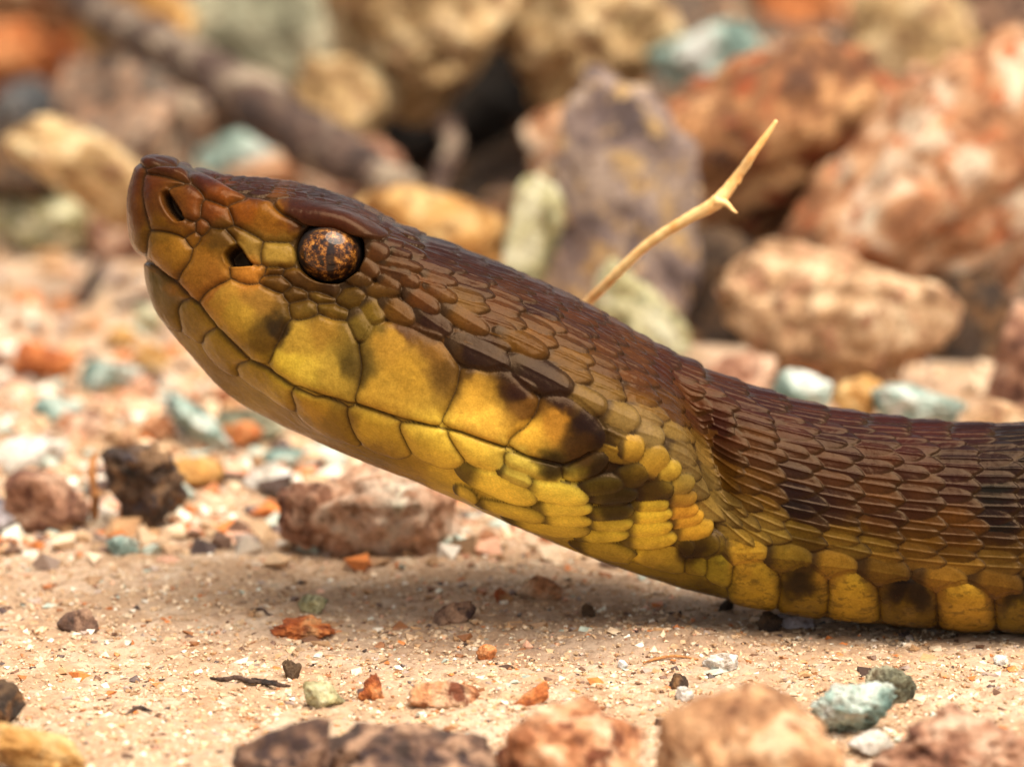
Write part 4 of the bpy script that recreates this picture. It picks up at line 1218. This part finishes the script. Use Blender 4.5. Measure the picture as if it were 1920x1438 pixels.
def tube(name, pts, radii, mat, label, category, lump=.12, sides=20, seed=5, parent=None, flat=1.0):
    pts, radii = np.array(pts, float), np.array(radii, float)
    t = np.concatenate([[0], np.cumsum(np.linalg.norm(np.diff(pts, axis=0), axis=1))])
    k = max(24, int(t[-1] / max(radii.mean() * .35, .05)))
    k = min(k, 260)
    u = np.linspace(0, t[-1], k)
    C = hermite(t, pts, u)
    Rr = np.interp(u, t, radii)
    T = np.gradient(C, axis=0)
    T /= np.linalg.norm(T, axis=1, keepdims=True)
    ref = np.array([0, 1.0, .05])
    Bn = np.cross(T, ref)
    Bn /= np.linalg.norm(Bn, axis=1, keepdims=True)
    Nn = np.cross(Bn, T)
    a = np.linspace(0, 2 * math.pi, sides, endpoint=False)
    ring = np.cos(a)[None, :, None] * Bn[:, None] + flat * np.sin(a)[None, :, None] * Nn[:, None]
    base = C[:, None] + ring * Rr[:, None, None]
    nz = fbm(base / max(radii.mean() * 1.6, .05), 3, seed)
    V = C[:, None] + ring * (Rr[:, None] * (1 + lump * nz))[..., None]
    idx = np.arange(k * sides).reshape(k, sides)
    nxt = np.roll(idx, -1, axis=1)
    F = np.stack([idx[:-1], nxt[:-1], nxt[1:], idx[1:]], -1).reshape(-1, 4)
    V = np.concatenate([V.reshape(-1, 3), C[:1], C[-1:]])
    capA = [(int(idx[0, (j + 1) % sides]), int(idx[0, j]), k * sides) for j in range(sides)]
    capB = [(int(idx[-1, j]), int(idx[-1, (j + 1) % sides]), k * sides + 1) for j in range(sides)]
    o = mesh_obj(name, V, [tuple(int(q_) for q_ in f_) for f_ in F] + capA + capB, mat, parent, True)
    if parent is None:
        tag(o, label, category)
    return o


BARK = rock_mat('weathered_bark', [srgb(54, 36, 30), srgb(96, 72, 60), srgb(176, 158, 136)], 14, rough=.8)
STRAW, n, b = new_mat('straw')
tc = n.nodes.new('ShaderNodeTexCoord')
f1 = noise(n, tc.outputs['Object'], 600, 4, .6)
r1 = ramp(n, [(.3, srgb(236, 172, 96)), (.6, srgb(252, 208, 140))])
n.links.new(f1.outputs['Fac'], r1.inputs['Fac'])
n.links.new(r1.outputs['Color'], b.inputs['Base Color'])
b.inputs['Roughness'].default_value = .5
TWIG = wood('dark_twig', (44, 32, 28), (84, 62, 50), 3)
ROOT = wood('rootlet', (150, 92, 44), (196, 134, 78), 3)


def along(px_list, y_list):
    return [unproject_y(x, y, d) for (x, y), d in zip(px_list, y_list)]


tube('weathered_stick', along([(110, -40), (250, 60), (345, 108), (450, 175), (560, 245), (650, 300), (760, 352)], [300, 245, 215, 192, 176, 164, 152]),
     [2.6, 2.8, 3.2, 3.6, 3.6, 3.2, 2.4], BARK, 'weathered grey brown stick leaning across the stones behind the snout', 'stick', lump=.22)
# dry stem: foot in the sand behind the neck, tip free in the air
stem = tube('thorny_twig', along([(990, 900), (1010, 720), (1050, 628), (1100, 570), (1150, 520), (1210, 462), (1290, 410), (1345, 378), (1380, 335), (1415, 285), (1440, 250), (1456, 226)],
                              [63, 50, 36, 26, 22, 20, 18, 17, 17, 16, 16, 16]),
            [.55, .55, .55, .52, .5, .5, .55, .72, .5, .42, .3, .16], STRAW, 'pale straw coloured dry stem rising behind the neck', 'stem', lump=.10, sides=16)
tube('thorn', along([(1340, 376), (1362, 382), (1374, 394), (1382, 400)], [16.6, 16.4, 16.2, 16.0]), [.5, .3, .17, .08], STRAW, None, None, sides=12, parent=stem, lump=.1)
tube('stub', along([(1372, 345), (1384, 340), (1390, 332)], [17, 16.8, 16.6]), [.4, .3, .12], STRAW, None, None, sides=12, parent=stem, lump=.1)


def lying(px_list, lift):
    out = []
    for (x, y), l in zip(px_list, lift):
        g = ground_at(x, y)
        out.append(np.array([g[0], g[1], float(ground_h(g[0], g[1])) + l]))
    return out


tube('twig', lying([(338, 916), (400, 910), (460, 914), (540, 930)], [.5, .9, .9, .4]), [.2, .45, .35, .15], TWIG, 'thin dark twig lying between the dark block and white stone', 'twig')
tube('twig', lying([(344, 905), (372, 892), (408, 896)], [.4, 1.3, .4]), [.25, .6, .2], TWIG, 'short curved dark sliver above the thin dark twig', 'twig')
tube('twig', lying([(150, 580), (172, 545), (200, 495)], [.9, 1.2, .9]), [1.0, .9, .6], TWIG, 'dark stub of wood standing out on the pale sand', 'twig', lump=.2)
tube('twig', lying([(212, 588), (256, 578), (312, 560)], [.5, .7, .6]), [.4, .7, .6], TWIG, 'purple brown splinter pointing at the chin', 'twig', lump=.2)
tube('twig', lying([(394, 1276), (420, 1284), (440, 1280), (470, 1286), (520, 1284)], [.2, .35, .3, .3, .15]), [.1, .22, .2, .22, .1], TWIG, 'dark brown broken twig on the open sand', 'twig', lump=.3)
tube('twig', lying([(472, 1280), (500, 1286), (545, 1292)], [.2, .35, .15]), [.1, .3, .12], TWIG, 'reddish brown shred beside the broken twig', 'twig', lump=.3)
tube('twig', lying([(236, 1344), (262, 1334), (284, 1338)], [.15, .3, .15]), [.08, .22, .1], TWIG, 'tiny dark curl of wood on plain sand', 'twig', lump=.3)
tube('twig', lying([(470, 1152), (486, 1150), (506, 1156)], [.15, .25, .15]), [.08, .16, .08], TWIG, 'tiny hooked black fibre on plain sand', 'twig', lump=.3)
tube('rootlet', lying([(1206, 1246), (1230, 1240), (1268, 1236), (1310, 1242)], [.1, .25, .3, .15]), [.08, .14, .14, .08], ROOT, 'thin orange rootlet curving beside the clean white pebble', 'rootlet', lump=.15)
fg = ground_at(176, 980)
tube('straw', [fg + np.array([0, 0, -.5]), unproject_y(178, 930, fg[1] - .5), unproject_y(172, 885, fg[1] - .2), unproject_y(178, 850, fg[1] + .5)],
     [.5, .5, .45, .3], ROOT, 'short upright rusty stalk between the two brown blocks', 'stalk', lump=.2)
fg = ground_at(818, 400)
tube('dry_root', [unproject_y(812, 420, 190), unproject_y(826, 330, 196), unproject_y(850, 272, 202), unproject_y(838, 235, 206)],
     [1.0, 1.2, 1.3, 1.6], BARK, 'crooked tan root standing in the dark hollow', 'root', lump=.2)
